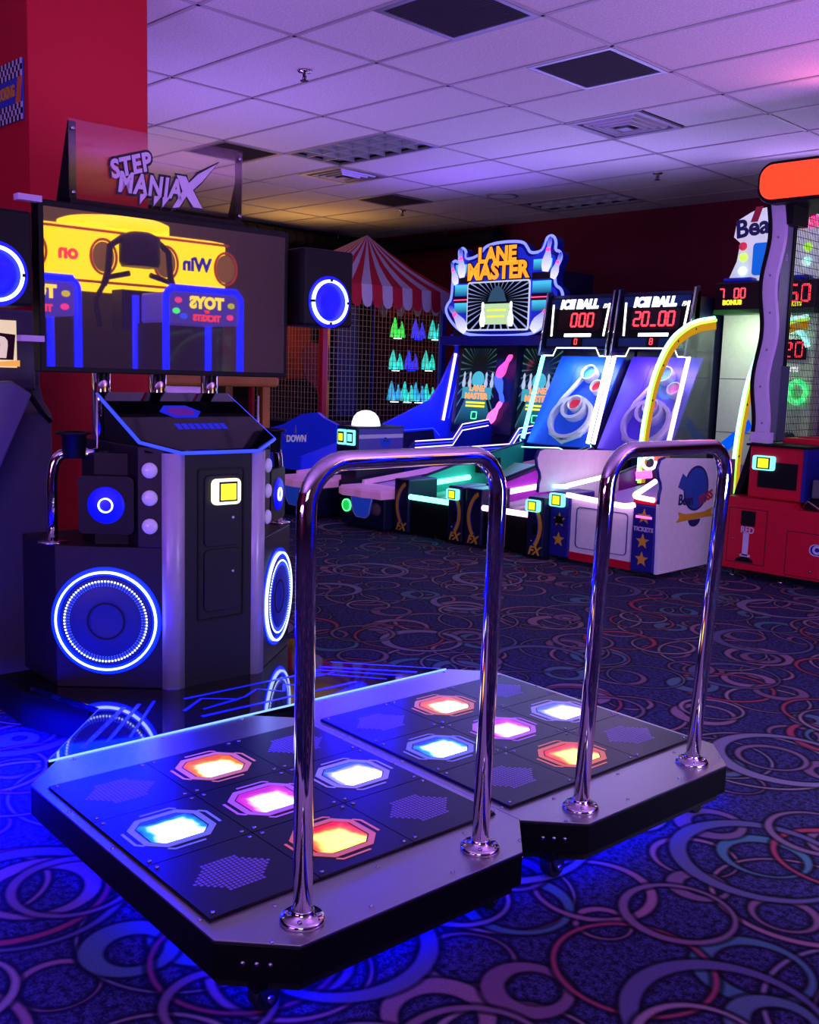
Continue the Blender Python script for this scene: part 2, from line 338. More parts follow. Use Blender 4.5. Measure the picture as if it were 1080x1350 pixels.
K['edgeline'] = glow('pale_blue_edge_led', (.18, .38, 1.0), 2.0); K['print'] = mat('blue_deck_print', '#1a2bc8', .3, emit=(.01, .02, .6), es=.5)
K['button'] = mat('white_dome_button', '#c9bfe0', .2, emit=(.5, .42, .8), es=.12); K['readerglow'] = glow('reader_pale_glow', (1.0, 1.0, .62), 1.6); K['readerscreen'] = glow('reader_yellow_screen', (1.0, .86, .02), 1.25)
K['readercyan'] = glow('reader_cyan_glow', (.25, .95, 1.0), 1.3); K['panel'] = mat('dance_panel_black', '#120d1c', .33, spec=.4); K['dots'] = mat('panel_dot_print', '#8676b8', .4)
K['outline'] = mat('panel_outline_print', '#8a7fb4', .4); K['letter'] = mat('pale_lilac_lettering', '#c8b8da', .4); K['lettershadow'] = mat('dark_letter_shadow', '#140c1e', .5)
K['acrylic'] = clear('clear_acrylic', (.93, .92, .95), .035); K['glass'] = clear('clear_glass', (.95, .97, .98), .02)
K['navy'] = mat('navy_cabinet', '#0c1038', .4); K['blue'] = mat('blue_cabinet', '#1230c8', .4); K['deepblue'] = mat('deep_blue_cabinet', '#0a1a8c', .35)
K['gold'] = mat('gold_print', '#c8922e', .45); K['yellow'] = mat('yellow_plastic', '#d8c020', .4); K['white'] = mat('white_laminate', '#d6d0dc', .45); K['redlam'] = mat('red_laminate', '#b40828', .4)
K['wood'] = mat('oak_wood', '#a86830', .5, nscale=8, var=.3); K['grey'] = mat('grey_cabinet', '#4a4a54', .5); K['lilac'] = mat('lilac_trim', '#b8a8cc', .4)
K['led_teal'] = glow('teal_neon', (.12, 1.0, .72), 5); K['led_pink'] = glow('pink_white_neon', (1.0, .55, .9), 4); K['led_white'] = glow('white_neon', (.9, .95, 1.0), 3.2); K['led_cyan'] = glow('cyan_neon', (.35, 1.0, .95), 3)
K['led_mag'] = glow('magenta_neon', (1.0, .12, .6), 2.2); K['led_violet'] = glow('violet_neon', (.55, .35, 1.0), 4); K['led_green'] = glow('green_neon', (.08, 1.0, .25), 2.4); K['led_lime'] = glow('lime_neon', (.45, 1.0, .08), 1.5)
K['led_red'] = glow('red_digits', (1.0, .04, .06), 2.6); K['led_bluepin'] = glow('blue_pin_neon', (.03, .08, 1.0), 2.2); K['led_hotpink'] = glow('hot_pink_neon', (1.0, .05, .25), 2.2)
K['orangehead'] = glow('orange_lit_header', (1.0, .05, .012), 1.45); K['whitesign'] = glow('white_lit_sign', (.9, .93, 1.0), 2.0); K['yellowsign'] = glow('yellow_lit_sign', (1.0, .55, .0), 4.2)
# ------------------------------------------------------------------ the room
H = 3.0898; GX, GY = -5.795, 3.588; TX, TY = 1.2192, .6096
X0, X1, Y0, Y1 = -10.45, 4.3, -3.6, 9.52
def struct(name, mb, m, parent=None, **kw):
    o = mb.build(name, m, parent, **kw); o['kind'] = 'structure'; return o
struct('floor', B(X0, X1, Y0, Y1, -.05, 0), K['carpet'])
struct('wall_back', B(X0, X1, Y1, Y1+.1, 0, H+.1), K['maroon'])
struct('wall_left', B(X0-.1, X0, Y0, Y1, 0, H+.1), K['darkwall'])
struct('wall_right', B(X1, X1+.1, Y0, Y1, 0, H+.1), mat('beige_wall_paint', '#8c7c70', .8))
struct('wall_front', B(X0, X1, Y0-.1, Y0, 0, H+.1), K['maroon'])
struct('wall_pillar', B(-5.35, -4.5, 2.06, 2.65, 0, H), K['redpaint'], bevel=.006)
struct('baseboard_back', B(X0, X1, Y1-.015, Y1, 0, .1), K['black'])
FIT = {}                                             # ceiling cells taken by fittings: (j,i) -> kind
J0, J1, I0, I1 = -4, 8, -12, 10
grid = B(X0, X1, Y0, Y1, H+.06, H+.1)
for j in range(J0, J1+1):
    x = GX+TX*j
    if X0 < x < X1: grid.box(x-.012, x+.012, Y0, Y1, H-.004, H+.02)
for i in range(I0, I1+1):
    y = GY+TY*i
    if Y0 < y < Y1: grid.box(X0, X1, y-.012, y+.012, H-.004, H+.02)
ceil = struct('ceiling', grid, K['tbar'])
HALF = {(1, 2): 'R', (1, 4): 'L', (-2, 2): 'R', (-2, 4): 'R', (-2, 6): 'R0', (1, 0): 'R'}   # cell half taken by a 2x2 fitting
FULL = {(-1, 3), (-1, 8), (-2, 6)}
tm = B(-TX/2+.012, TX/2-.012, -TY/2+.012, TY/2-.012, 0, .012).mesh('ceiling_tile'); th_ = B(-TX/4+.012, TX/4-.012, -TY/2+.012, TY/2-.012, 0, .012).mesh('ceiling_tile')
def tile(me, x, y):
    o = obj('ceiling_tile', me, K['tile'], ceil); o.location = (x, y, H+.002)
for j in range(J0, J1):
    for i in range(I0, I1):
        x = GX+TX*(j+.5); y = GY+TY*(i+.5)
        if not (X0-.1 < x < X1 and Y0 < y < Y1+.1) or (j, i) in FULL: continue
        h = HALF.get((j, i))
        if h in ('R', 'L'): tile(th_, x+(-TX/4 if h == 'R' else TX/4), y)
        else: tile(tm, x, y)
tile(th_, GX+TX*-1.25, GY+TY*6.5)
# ceiling fittings
def fit(name, label, cat, j, i, group=None): return thing(name, label, cat, (GX+TX*j, GY+TY*i, H), 0, group)
def return_grille(j, i, label):
    t = fit('return_grille', label, 'vent', j, i, 'square ceiling return grilles'); a, b = TX/4-.012, TY/2-.012
    MB().frame([(-a, -b), (a, -b), (a, b), (-a, b)], [(-a+.03, -b+.03), (a-.03, -b+.03), (a-.03, b-.03), (-a+.03, b-.03)], 'z', -.006, .004).build('frame', K['alu'], t)
    part('grille_panel', K['grille'], t, -a+.03, a-.03, -b+.03, b-.03, .0, .006)
    m = MB()
    for k in range(26): 
        y = -b+.04+k*(2*b-.08)/25; m.box(-a+.03, a-.03, y-.003, y+.003, -.003, 0)
    m.build('grille_bars', K['grille'], t)
return_grille(1.75, 2.5, 'large dark square ceiling grille beside the louvred air diffuser over the alleys')
return_grille(-1.25, 2.5, 'dark square ceiling grille seen behind the clear acrylic lettering sign')
return_grille(-1.75, 6.5, 'faint square ceiling grille near the striped tent peak')
return_grille(1.75, .5, 'dark square ceiling grille cut by the top of the picture')
def diffuser(j, i, label):
    t = fit('air_diffuser', label, 'vent', j, i, 'louvred ceiling diffusers'); a = TX/4-.012
    part('backing', K['black'], t, -a, a, -a, a, .006, .016)
    sq = lambda q: [(-q, -q), (q, -q), (q, q), (-q, q)]
    MB().frame(sq(a), sq(a-.045), 'z', -.008, .006).build('flange', K['alu'], t)
    for q, z in ((a-.085, -.012), (a-.135, -.018), (a-.185, -.024)):
        MB().add([(x, y, z+.020) for x, y in sq(q+.012)]+[(x, y, z) for x, y in sq(q)]+[(x, y, z) for x, y in sq(q-.016)]+[(x, y, z+.012) for x, y in sq(q-.02)], [(4*k+i, 4*k+(i+1) % 4, 4*k+4+(i+1) % 4, 4*k+4+i) for k in range(3) for i in range(4)]).build('louvre_ring', K['alu'], t)
    part('center_plate', K['alu'], t, -.045, .045, -.045, .045, -.03, -.022)
diffuser(1.25, 4.5, 'square metal air diffuser with nested louvres beside the large dark grille')
diffuser(-1.25, 4.5, 'square metal air diffuser with nested louvres next to the fluorescent fitting')
def troffer(j, i, label):
    t = fit('ceiling_light', label, 'light', j, i, 'louvred fluorescent fittings'); a, b = TX/2-.012, TY/2-.012
    MB().frame([(-a, -b), (a, -b), (a, b), (-a, b)], [(-a+.02, -b+.02), (a-.02, -b+.02), (a-.02, b-.02), (-a+.02, b-.02)], 'z', -.006, .004).build('frame', K['alu'], t)
    part('lens', K['lens'], t, -a+.02, a-.02, -b+.02, b-.02, .03, .04)
    for k in range(1, 6):
        x = -a+.02+k*(2*a-.04)/6; part('louvre', K['louver'], t, x-.005, x+.005, -b+.02, b-.02, -.002, .03)
    for k in range(1, 3):
        y = -b+.02+k*(2*b-.04)/3; part('louvre', K['louver'], t, -a+.02, a-.02, y-.005, y+.005, -.002, .03)
troffer(-.5, 3.5, 'unlit louvred fluorescent ceiling fitting between a grille and a diffuser')
troffer(-.5, 8.5, 'unlit louvred fluorescent ceiling fitting close to the maroon wall')
for j, i, lb in ((.62, .73, 'small ceiling sprinkler head on the tile nearest the red pillar'), (.67, 7.1, 'small ceiling sprinkler head over the bean bag game'), (-2.05, 7.32, 'small ceiling sprinkler head above the striped tent peak')):
    t = fit('sprinkler_head', lb, 'sprinkler', j, i, 'ceiling sprinkler heads')
    MB().lathe([(.045, 0), (.04, -.008), (.012, -.012), (.01, -.035)], n=16).build('escutcheon', K['bolt'], t)
    MB().lathe([(.004, -.035), (.004, -.055), (.026, -.057), (.026, -.06)], n=14).build('deflector', K['grille'], t)
    MB().tube([(-.014, 0, -.03), (-.016, 0, -.045), (0, 0, -.056), (.016, 0, -.045), (.014, 0, -.03)], .003, 6).build('arm', K['grille'], t)
t = fit('ceiling_speaker', 'round white disc speaker set flush in the ceiling over the bowling marquee', 'ceiling speaker', -.83, 7.23)
MB().lathe([(.16, .0), (.16, -.008), (.14, -.014), (.135, -.008)], n=32, cap=False).build('rim', K['alu'], t); MB().lathe([(.135, -.008), (0.0001, -.006)], n=32).build('cover', K['tile'], t)
# ------------------------------------------------------------------ dance pads
TH = 1.508026; O = V((-1.63591, 1.09553, 0)); W = V((math.cos(TH), math.sin(TH), 0)); D = V((-math.sin(TH), math.cos(TH), 0))
def wl(a, b, z=0): return O+W*a+D*b+V((0, 0, z))
PL = {'orange': panel_light('panel_orange', '#e85a08', '#ff9a10', '#fff0c0', 2.2, 1), 'cyan': panel_light('panel_cyan', '#1038e0', '#20c8f0', '#f0fcff', 2.5, 3.3),
      'magenta': panel_light('panel_magenta', '#c020d0', '#e850e8', '#ffdcff', 2.2, 5.1), 'white': panel_light('panel_white_blue', '#3060e8', '#e8d8a0', '#fbfcff', 2.5, 8.2), 'red': panel_light('panel_red_orange', '#f01008', '#ff7a08', '#ffe468', 1.3, 6.6)}
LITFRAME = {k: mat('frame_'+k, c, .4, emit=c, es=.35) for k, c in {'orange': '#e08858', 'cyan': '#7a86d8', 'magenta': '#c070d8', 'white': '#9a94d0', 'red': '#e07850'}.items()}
def oct_(h, c, hy=None):
    k = hy or h
    return [(-h+c, -k), (h-c, -k), (h, -k+c), (h, k-c), (h-c, k), (-h+c, k), (-h, k-c), (-h, -k+c)]
hp = .1385
panel_me = MB().prism([(-hp, -hp), (hp, -hp), (hp, hp), (-hp, hp)], 'z', 0, .006).mesh('panel')
win_me = MB().prism(oct_(.075, .026, .066), 'z', 0, .0012).mesh('light_window')
out_me = MB().frame(oct_(.096, .040, .087), oct_(.080, .031, .071), 'z', 0, .001).mesh('window_border')
brk = MB()
for sx in (-1, 1):
    for sy in (-1, 1):
        if (sx > 0) == (sy > 0): 
            brk.add([(sx*.045, sy*.100, .0005), (sx*-.035, sy*.100, .0005), (sx*-.035, sy*.107, .0005), (sx*.048, sy*.107, .0005), (sx*.062, sy*.094, .0005), (sx*.056, sy*.09, .0005)], [(0, 1, 2, 3) if sx*sy > 0 else (3, 2, 1, 0), (0, 3, 4, 5)])
            brk.add([(sx*.108, sy*.03, .0005), (sx*.108, sy*-.04, .0005), (sx*.116, sy*-.04, .0005), (sx*.116, sy*.034, .0005), (sx*.1, sy*.052, .0005), (sx*.095, sy*.046, .0005)], [(0, 1, 2, 3), (0, 3, 4, 5)])
brk_me = brk.mesh('corner_bracket')
dot = MB()
for i in range(-9, 10):
    for j in range(-9, 10):
        if abs(i)+abs(j)*.9 < 9.5 and abs(j) < 7:
            x, y = i*.0105, j*.0105; dot.add([(x-.0038, y-.0038, 0), (x+.0038, y-.0038, 0), (x+.0038, y+.0038, 0), (x-.0038, y+.0038, 0)], [(0, 1, 2, 3)])
dot_me = dot.mesh('dot_print'); 
scr_me = MB().lathe([(.0055, 0), (.005, .002), (.0001, .003)], n=8).mesh('screw')
def put(name, me, m, parent, loc, rz=0, kind=None):
    o = obj(name, me, None, parent, kind=kind)
    if not me.materials: me.materials.append(None)
    o.material_slots[0].link = 'OBJECT'; o.material_slots[0].material = m
    o.location = loc; o.rotation_euler[2] = rz; return o
LIT = {(1, 2): 'orange', (0, 1): 'cyan', (1, 1): 'magenta', (2, 1): 'white', (1, 0): 'red'}
hw, f0, b0, ch = .4468, -.605, .600, .125
octo = [(-hw+ch, f0), (hw-ch, f0), (hw, f0+ch), (hw, b0-ch), (hw-ch, b0), (-hw+ch, b0), (-hw, b0-ch), (-hw, f0+ch)]
ins = [(-hw+ch+.01, f0+.02), (hw-ch-.01, f0+.02), (hw-.02, f0+ch+.01), (hw-.02, b0-ch-.01), (hw-ch-.01, b0-.02), (-hw+ch+.01, b0-.02), (-hw+.02, b0-ch-.01), (-hw+.02, f0+ch+.01)]
def dance_pad(a, label, lean):
    c = wl(a, .42); t = thing('dance_pad', label, 'dance pad', c, TH, 'paired dance pads')
    MB().prism(octo, 'z', .085, .164).build('side_skirt', K['black'], t, .003)
    MB().prism(octo, 'z', .164, .170).build('steel_deck', K['steel'], t, .0015)
    part('panel_bed', K['matte'], t, -.421, .421, -.421, .421, .1695, .1712)
    MB().prism(ins, 'z', .06, .085).build('underframe', K['matte'], t)
    for i in range(3):
        for j in range(3):
            k = LIT.get((i, j)); p = put('panel', panel_me, K['panel'], t, ((i-1)*.28, (j-1)*.28, .1712))
            if k:
                put('light_window', win_me, PL[k], p, (0, 0, .0062)); put('window_border', out_me, LITFRAME[k], p, (0, 0, .0062)); put('corner_bracket', brk_me, LITFRAME[k], p, (0, 0, .0062), kind='stuff')
            else: put('dot_print', dot_me, K['dots'], p, (0, 0, .0064), kind='stuff')
            for sx in (-1, 1):
                for sy in (-1, 1): put('screw', scr_me, K['bolt'], p, (sx*.122, sy*.122, .006))
    for x, y in [(-.36, -.56), (-.12, -.575), (.12, -.575), (.36, -.56), (-.43, -.4), (.43, -.4), (-.433, 0), (.433, 0), (-.433, .25), (.433, .25), (-.28, .58), (0, .58), (.28, .58), (-.28, -.45), (.28, -.45), (0, -.45)]:
        put('screw', scr_me, K['bolt'], t, (x, y, .170))
    for sx in (-1, 1):
        for k in range(3):
            q = V((sx*(hw-ch*.5), f0+ch*.5, .125))+V((sx*.7071, .7071, 0))*(k-1)*.028*(1 if sx > 0 else 1)
            q += V((sx*.7071, -.7071, 0))*.001; MB().lathe([(.006, -.004), (.005, .004), (.0001, .005)], n=8).at(MX.Identity(4)).build('skirt_bolt', K['bolt'], t).matrix_local = MX.Translation(q) @ V((sx*.7071, -.7071, 0)).to_track_quat('Z', 'Y').to_matrix().to_4x4()
    # handrail
    x0_, x1_, y_ = .1543-.42, .6727-.42, -.1101-.42; top = 1.118
    path = arcfil([(x0_, y_, .170), (x0_-.008+lean[0], y_+lean[1], top), (x1_+.012+lean[0], y_+lean[1], top), (x1_, y_, .170)], .095)
    hr = MB().tube(path, .0205, 20).build('handrail', K['chrome'], t)
    for x in (x0_, x1_):
        MB().lathe([(.048, .170), (.048, .176), (.043, .182), (.024, .184), (.024, .195), (.0225, .197)], (x, y_, 0), n=28).build('flange', K['chrome'], hr)
        for k in range(4): 
            a_ = R(45+90*k); MB().lathe([(.006, .182), (.005, .187), (.0001, .188)], (x+.035*math.cos(a_), y_+.035*math.sin(a_), 0), n=6).build('bolt', K['bolt'], hr)
    for x, y in ((.07-.42, -.09-.42), (.716-.42, -.095-.42), (.07-.42, .95-.42), (.716-.42, .95-.42)):
        cs = part('caster', K['black'], t, x-.035, x+.035, y-.03, y+.03, .055, .085, bevel=.004)
        MB().lathe([(.028, -.018), (.030, -.014), (.030, .014), (.028, .018)], (x+.004, y, .030), 'y', 20).build('wheel', K['rubber'], cs)
        for s in (-1, 1): MB().prism([(x-.03, .07), (x+.03, .07), (x+.016, .022), (x-.008, .022)], 'y', y+s*.022, y+s*.026).build('fork', K['rubber'], cs)
        MB().lathe([(.008, -.03), (.008, .03)], (x+.004, y, .030), 'y', 10).build('axle', K['bolt'], cs)
        part('brake_tab', K['redlam'], cs, x+.03, x+.055, y-.012, y+.012, .055, .062)
    for q in ((0, -.45), (0, .45)): part('underglow_strip', K['blueled'], t, -.3, .3, q[1]-.006, q[1]+.006, .052, .060)
    return t
dance_pad(.42, 'steel dance pad with lit panels and chrome rail, on the side towards the red pillar', (0, 0))
dance_pad(1.315, 'steel dance pad with lit panels and chrome rail, on the side towards the alley games', (.012, -.028))
area('pad_underglow_a', wl(.42, .42, .058), wl(.42, .42, 0), 1.12, .84, (0, .0008, 1), 26); area('pad_underglow_b', wl(1.315, .42, .058), wl(1.315, .42, 0), 1.12, .84, (0, .0008, 1), 26)
# ------------------------------------------------------------------ dance machine cabinet
DM = thing('dance_machine', 'black rhythm dance cabinet with wide screen, blue ring speakers and chrome pipes', 'arcade machine', wl(.85, 1.43), TH)
area('cabinet_underglow', wl(-.02, 1.46, .12), wl(-.02, 1.46, 0), .4, .5, (0, .0006, 1), 190)
area('woofer_led_wash', wl(.30, 1.22, .34), wl(.24, 1.05, 0), .34, .3, (0, .0006, 1), 80)
area('woofer_led_wash_b', wl(1.40, 1.26, .34), wl(1.46, 1.10, 0), .3, .2, (0, .0006, 1), 22)
def sym(p): return p+[(-x, y) for x, y in p[::-1]]
plinth = [(-.58, .33), (-.47, .02), (-.30, -.02), (.30, -.02), (.47, .02), (.58, .33), (.58, .56), (-.58, .56)]
MB().prism(plinth, 'z', .02, .150).build('plinth', K['black'], DM, .006)
deck = [(.78, -.405), (-.78, -.405), (-.47, -.06), (-.56, .30), (.56, .30), (.47, -.06)]
MB().prism(deck, 'z', .150, .170).build('glossy_deck', K['gloss'], DM, .002)
MB().prism([(-.70, -.40), (.70, -.40), (.46, -.08), (-.46, -.08)], 'z', .03, .150).build('deck_support', K['matte'], DM)
MB().tube([(-.775, -.408, .171), (.775, -.408, .171)], .0035, 8).build('edge_led', K['edgeline'], DM)
for s in (-1, 1): MB().tube([(s*.775, -.40, .168), (s*.475, -.07, .168)], .003, 8).build('edge_led', K['bluetrim'], DM)
def deckline(pts, w_, m=K['print']):
    mb = MB()
    for p, q in zip(pts, pts[1:]):
        p, q = V((*p, 0)), V((*q, 0)); n = (q-p).normalized().cross(V((0, 0, 1)))*w_
        mb.add([tuple(p-n+V((0, 0, .1706))), tuple(q-n+V((0, 0, .1706))), tuple(q+n+V((0, 0, .1706))), tuple(p+n+V((0, 0, .1706)))], [(0, 1, 2, 3)])
    mb.build('deck_print', m, DM)
for s in (-1, 1):
    for k in range(3): deckline([(s*(.66-k*.075), -.37), (s*(.40-k*.055), -.10)], .008-.0015*k)
deckline([(-.20, -.14), (.36, -.14)], .008); deckline([(-.24, -.33), (.40, -.33)], .008)
deckline([(-.26, -.25), (-.15, -.17), (-.05, -.25), (-.20, -.27), (-.02, -.24), (.06, -.19), (.12, -.27), (.17, -.2), (.22, -.27), (.28, -.19), (.40, -.19)], .006)
# body
low = [(-.203, .0), (-.488, .240), (-.488, .54), (.488, .54), (.488, .240), (.203, .0)]
MB().prism(low, 'z', .170, .672).build('lower_cabinet', K['charcoal'], DM, .004)
MB().prism([(-.203, .002), (-.268, .056), (-.268, .50), (.268, .50), (.268, .056), (.203, .002)], 'z', .672, 1.02).build('upper_cabinet', K['charcoal'], DM, .003)
for s in (-1, 1):
    MB().prism([(s*.269, .13), (s*.36, .20), (s*.36, .30), (s*.269, .30)], 'z', .672, .99).build('side_panel', K['black'], DM)
    MB().prism([(s*.137, -.03), (s*.165, -.038), (s*.195, -.022), (s*.207, .0), (s*.2, .03), (s*.137, .03)], 'z', .170, 1.0, True).build('corner_column', K['silver'], DM, label='frosted silver corner column')
part('front_panel', K['charcoal'], DM, -.138, .138, -.024, .05, .170, 1.0)
MB().frame(rrect(-.085, .105, .40, .945, .012), rrect(-.078, .098, .407, .938, .01), 'y', -.028, -.022).build('door_frame', K['black'], DM)
for z0, z1 in ((.665, .92), (.43, .655)):
    d = MB().prism(rrect(-.06, .09, z0, z1, .02), 'y', -.031, -.022).build('service_door', K['charcoal'], DM, .003)
    MB().lathe([(.007, 0), (.006, -.004), (.0001, -.005)], (.055, -.031, z0+.14 if z0 < .6 else .765), 'y', 12).build('lock', K['bolt'], d)
rd = MB().prism(rrect(-.036, .078, .815, .907, .018), 'y', -.048, -.031).build('card_reader', K['readerglow'], DM, .003)
part('reader_bezel', K['black'], rd, -.012, .062, -.0495, -.047, .826, .897); part('reader_screen', K['readerscreen'], rd, -.006, .056, -.051, -.0490, .832, .890)
def face_T(s, along, z):                             # frame on the angled side faces: x right, y inward, z up
    c = V((s*(.203+along*math.cos(R(40))), along*math.sin(R(40)), z)); n = V((s*math.sin(R(40)), -math.cos(R(40)), 0))
    ex = V((0, 0, 1)).cross(-n) * -1
    ex = (-n).cross(V((0, 0, 1)))
    return MX(((ex.x, -n.x, 0, c.x), (ex.y, -n.y, 0, c.y), (ex.z, -n.z, 1, c.z), (0, 0, 0, 1)))
def annulus(mb, r0_, r1_, y0, y1, n=56): return mb.lathe([(r0_, y0), (r1_, y0), (r1_, y1), (r0_, y1), (r0_, y0)], ax='y', n=n, cap=False, smooth=False)
for s in (-1, 1):
    T = face_T(s, .197, .411)
    wf = MB().at(T).lathe([(.158, -.004), (.150, -.012), (.05, .0), (.0001, .0)], ax='y', n=48, cap=False).build('woofer', K['bluedim'], DM, label='blue-lit subwoofer grille')
    annulus(MB().at(T), .169, .176, -.014, 0).build('ring_light', K['whiteled'], wf)
    annulus(MB().at(T), .161, .169, -.010, 0).build('halo_glow', K['blueled'], wf); annulus(MB().at(T), .176, .190, -.004, 0).build('halo_glow', K['blueled'], wf)  # emissive blue bands imitate the glow around the ring light
    annulus(MB().at(T), .06, .066, -.011, -.009).build('dust_ring', K['matte'], wf)
    for rr, m_, sz in ((.142, K['whitedot'], .0030), (.135, K['bluetrim'], .0028), (.127, K['bluetrim'], .0024)):
        md = MB().at(T)
        for k in range(80):
            a_ = 2*math.pi*k/80; x, z = rr*math.cos(a_), rr*math.sin(a_); md.box(x-sz, x+sz, -.0145, -.011, z-sz, z+sz)
        md.build('dot_lights', m_, wf, kind='stuff')
    T = face_T(s, .195, .816)
    tp = MB().at(T).prism(rrect(-.095, .095, -.10, .10, .02), 'y', .0, .02).build('tweeter_plate', K['black'], DM)
    MB().at(T).lathe([(.064, .0), (.060, -.006), (.0001, -.004)], ax='y', n=36, cap=False).build('tweeter', K['blueglow'], tp); annulus(MB().at(T), .021, .026, -.010, -.003, 30).build('ring_light', K['whiteled'], tp)
    for k, z in enumerate((.940, .845, .747)):
        bt = MB().at(face_T(s, .045, z)).lathe([(.027, 0), (.027, -.006), (.022, -.012), (.012, -.015), (.0001, -.016)], ax='y', n=20, cap=False).build('dome_button', K['button'], DM)
    # side grab pipe and cup holder
    MB().tube(fillet([(s*.470, .30, .672), (s*.470, .30, .90), (s*.455, .29, .985), (s*.30, .22, .985)], .12, 10), .019, 16).build('grab_pipe', K['chrome'], DM)
    MB().lathe([(.05, .672), (.05, .677), (.02, .680)], (s*.470, .30, 0), n=24).build('pipe_flange', K['chrome'], DM)
    cup = MB().lathe([(.036, .97), (.040, .975), (.042, 1.05), (.060, 1.052), (.060, 1.060), (.038, 1.06), (.036, .98), (.0001, .98)], (s*.405, .26, 0), n=28, cap=False).build('cup_holder', K['black'], DM)
    MB().tube([(s*.33, .24, .675), (s*.33, .24, 1.19)], .005, 8).build('support_rod', K['chrome'], DM)
    # hanging speakers
    c = V((s*.665, .30, 0)); yaw = R(-14*s) if False else 0
    sp = part('speaker_box', K['black'], DM, s*.665-.122, s*.665+.122, .24, .44, 1.475, 1.780, bevel=.01)
    cx_, cz_ = s*.665, 1.572
    MB().lathe([(.083, .239), (.078, .232), (.03, .237), (.0001, .237)], (cx_, 0, cz_), 'y', 40, cap=False).build('speaker_cone', K['blueglow'], sp)
    r_ = MB(); 
    r_.at(MX.Translation((cx_, 0, cz_))); annulus(r_, .078, .089, .226, .238, 48).build('ring_light', K['whiteled'], sp)
    annulus(MB().at(MX.Translation((cx_, 0, cz_))), .089, .104, .2375, .239, 48).build('halo_glow', K['blueglow'], sp)
    for k in range(4): a_ = R(90*k); MB().at(MX.Translation((cx_+.086*math.cos(a_), 0, cz_+.086*math.sin(a_)))).box(-.005, .005, .222, .24, -.005, .005).build('ring_clip', K['black'], sp)
    part('speaker_bracket', K['black'], DM, min(s*.5, s*.56), max(s*.5, s*.56), .36, .40, 1.60, 1.66)
for z in (1.835, 1.375): part('mount_tab', K['lilac'], DM, -.565, -.485, .30, .34, z-.012, z+.008)
# console glass with glowing edge
cz = lambda y: 1.0+(y+.035)*.452
cons = [(-.155, -.035), (.155, -.035), (.268, .035), (.268, .37), (-.268, .37), (-.268, .035)]
me = MB(); n_ = len(cons); me.add([(x, y, cz(y)) for x, y in cons]+[(x, y, cz(y)+.012) for x, y in cons], [tuple(range(n_-1, -1, -1)), tuple(range(n_, 2*n_))]+[(i, (i+1) % n_, n_+(i+1) % n_, n_+i) for i in range(n_)])
me.build('console_glass', K['gloss'], DM)
MB().tube([(x, y, cz(y)+.004) for x, y in ((-.27, .37), (-.272, .035), (-.156, -.04), (.156, -.04), (.272, .035), (.27, .37))], .0065, 8).build('console_edge_led', K['bluetrim'], DM)
MB().prism([(-.26, .36), (-.26, .05), (-.14, -.02), (.14, -.02), (.26, .05), (.26, .36)], 'z', 1.0, 1.012).build('console_base', K['black'], DM)
MB().prism([(.02, 1.0), (.36, 1.155), (.36, 1.0)], 'x', -.25, .25).build('console_body', K['black'], DM)
def onc(x, y, dz=.0128): return (x, y, cz(y)+dz)
MB().add([onc(*p) for p in ((-.10, .225), (-.06, .18), (.03, .18), (.07, .225), (.03, .27), (-.06, .27))], [tuple(range(6))]).build('console_emblem', K['print'], DM)
MB().add([onc(x, y, .0134) for x, y in ((-.07, .225), (-.045, .197), (.02, .197), (.045, .225), (.02, .252), (-.045, .252))], [tuple(range(6))]).build('emblem_core', mat('emblem_red_blue', '#5a1a8c', .3, emit=(.2, .02, .4), es=.3), DM)
gl = MB()
for k in range(8): x = -.09+k*.026; gl.add([onc(x, .10), onc(x+.021, .10), onc(x+.025, .14), onc(x+.004, .14)], [(0, 1, 2, 3)])
gl.build('console_print', K['print'], DM)
# posts, screen, sign
for x in (-.235, -.01, .212): MB().tube([(x, .41, .95), (x, .41, 1.40)], .033, 20).build('screen_post', K['chrome'], DM)
tv = part('screen_frame', K['black'], DM, -.492, .520, .322, .385, 1.262, 1.838, bevel=.004)
part('screen_glass', K['screen'], tv, -.474, .502, .3205, .3225, 1.281, 1.816)
sg = part('sign_pane', K['acrylic'], DM, -.352, .346, .390, .396, 1.862, 2.132)
for x in (-.352, .318):
    br = part('sign_bracket', K['black'], sg, x, x+.028, .397, .402, 1.862, 2.125)
    MB().prism([(.40, 1.84), (.52, 1.84), (.402, 2.12)], 'x', x+(.0 if x < 0 else .026), x+(.004 if x < 0 else .03)).build('sign_gusset', K['black'], sg)
    for z in (1.885, 2.10): MB().lathe([(.008, .389), (.007, .385), (.0001, .384)], (x+.014, 0, z), 'y', 12).build('sign_bolt', K['bolt'], sg)
part('sign_foot', K['black'], sg, -.352, .346, .385, .41, 1.838, 1.864)
for dy, m_, bo, nm in ((.387, K['lettershadow'], .0125, 'lettering_shadow'), (.3845, K['letter'], .0035, 'lettering')):
    text(nm, 'STEP', .085, m_, sg, (-.128, dy, 2.003), ext=.001, shear=.22, bold=bo, sx=.84, rot=19, space=1.14); text(nm, 'MANIA', .098, m_, sg, (-.052, dy, 1.943), ext=.001, shear=.2, bold=bo, sx=.75, rot=1, space=1.14)
    g = bo*.8
    MB().at(MX.Translation((-.02, 0, 0))).prism([(.062-g, 1.885-g*2), (.085+g, 1.885), (.118, 1.932-g), (.150-g, 1.895-g), (.182+g, 1.895-g), (.142+g, 1.955), (.185, 1.995-g), (.245+g*1.5, 2.062+g*1.5), (.165, 2.01+g*1.5), (.128, 1.975+g), (.112+g, 1.997+g), (.08-g, 1.997+g), (.104-g, 1.945)], 'y', dy-.001, dy+.001).build(nm, m_, sg)
    for x in (-.075, -.02, .015): MB().prism([(x-.012-g, 1.912), (x+.012+g, 1.915), (x-.014-g, 1.880-g*1.5)], 'y', dy-.001, dy+.001).build(nm, m_, sg)
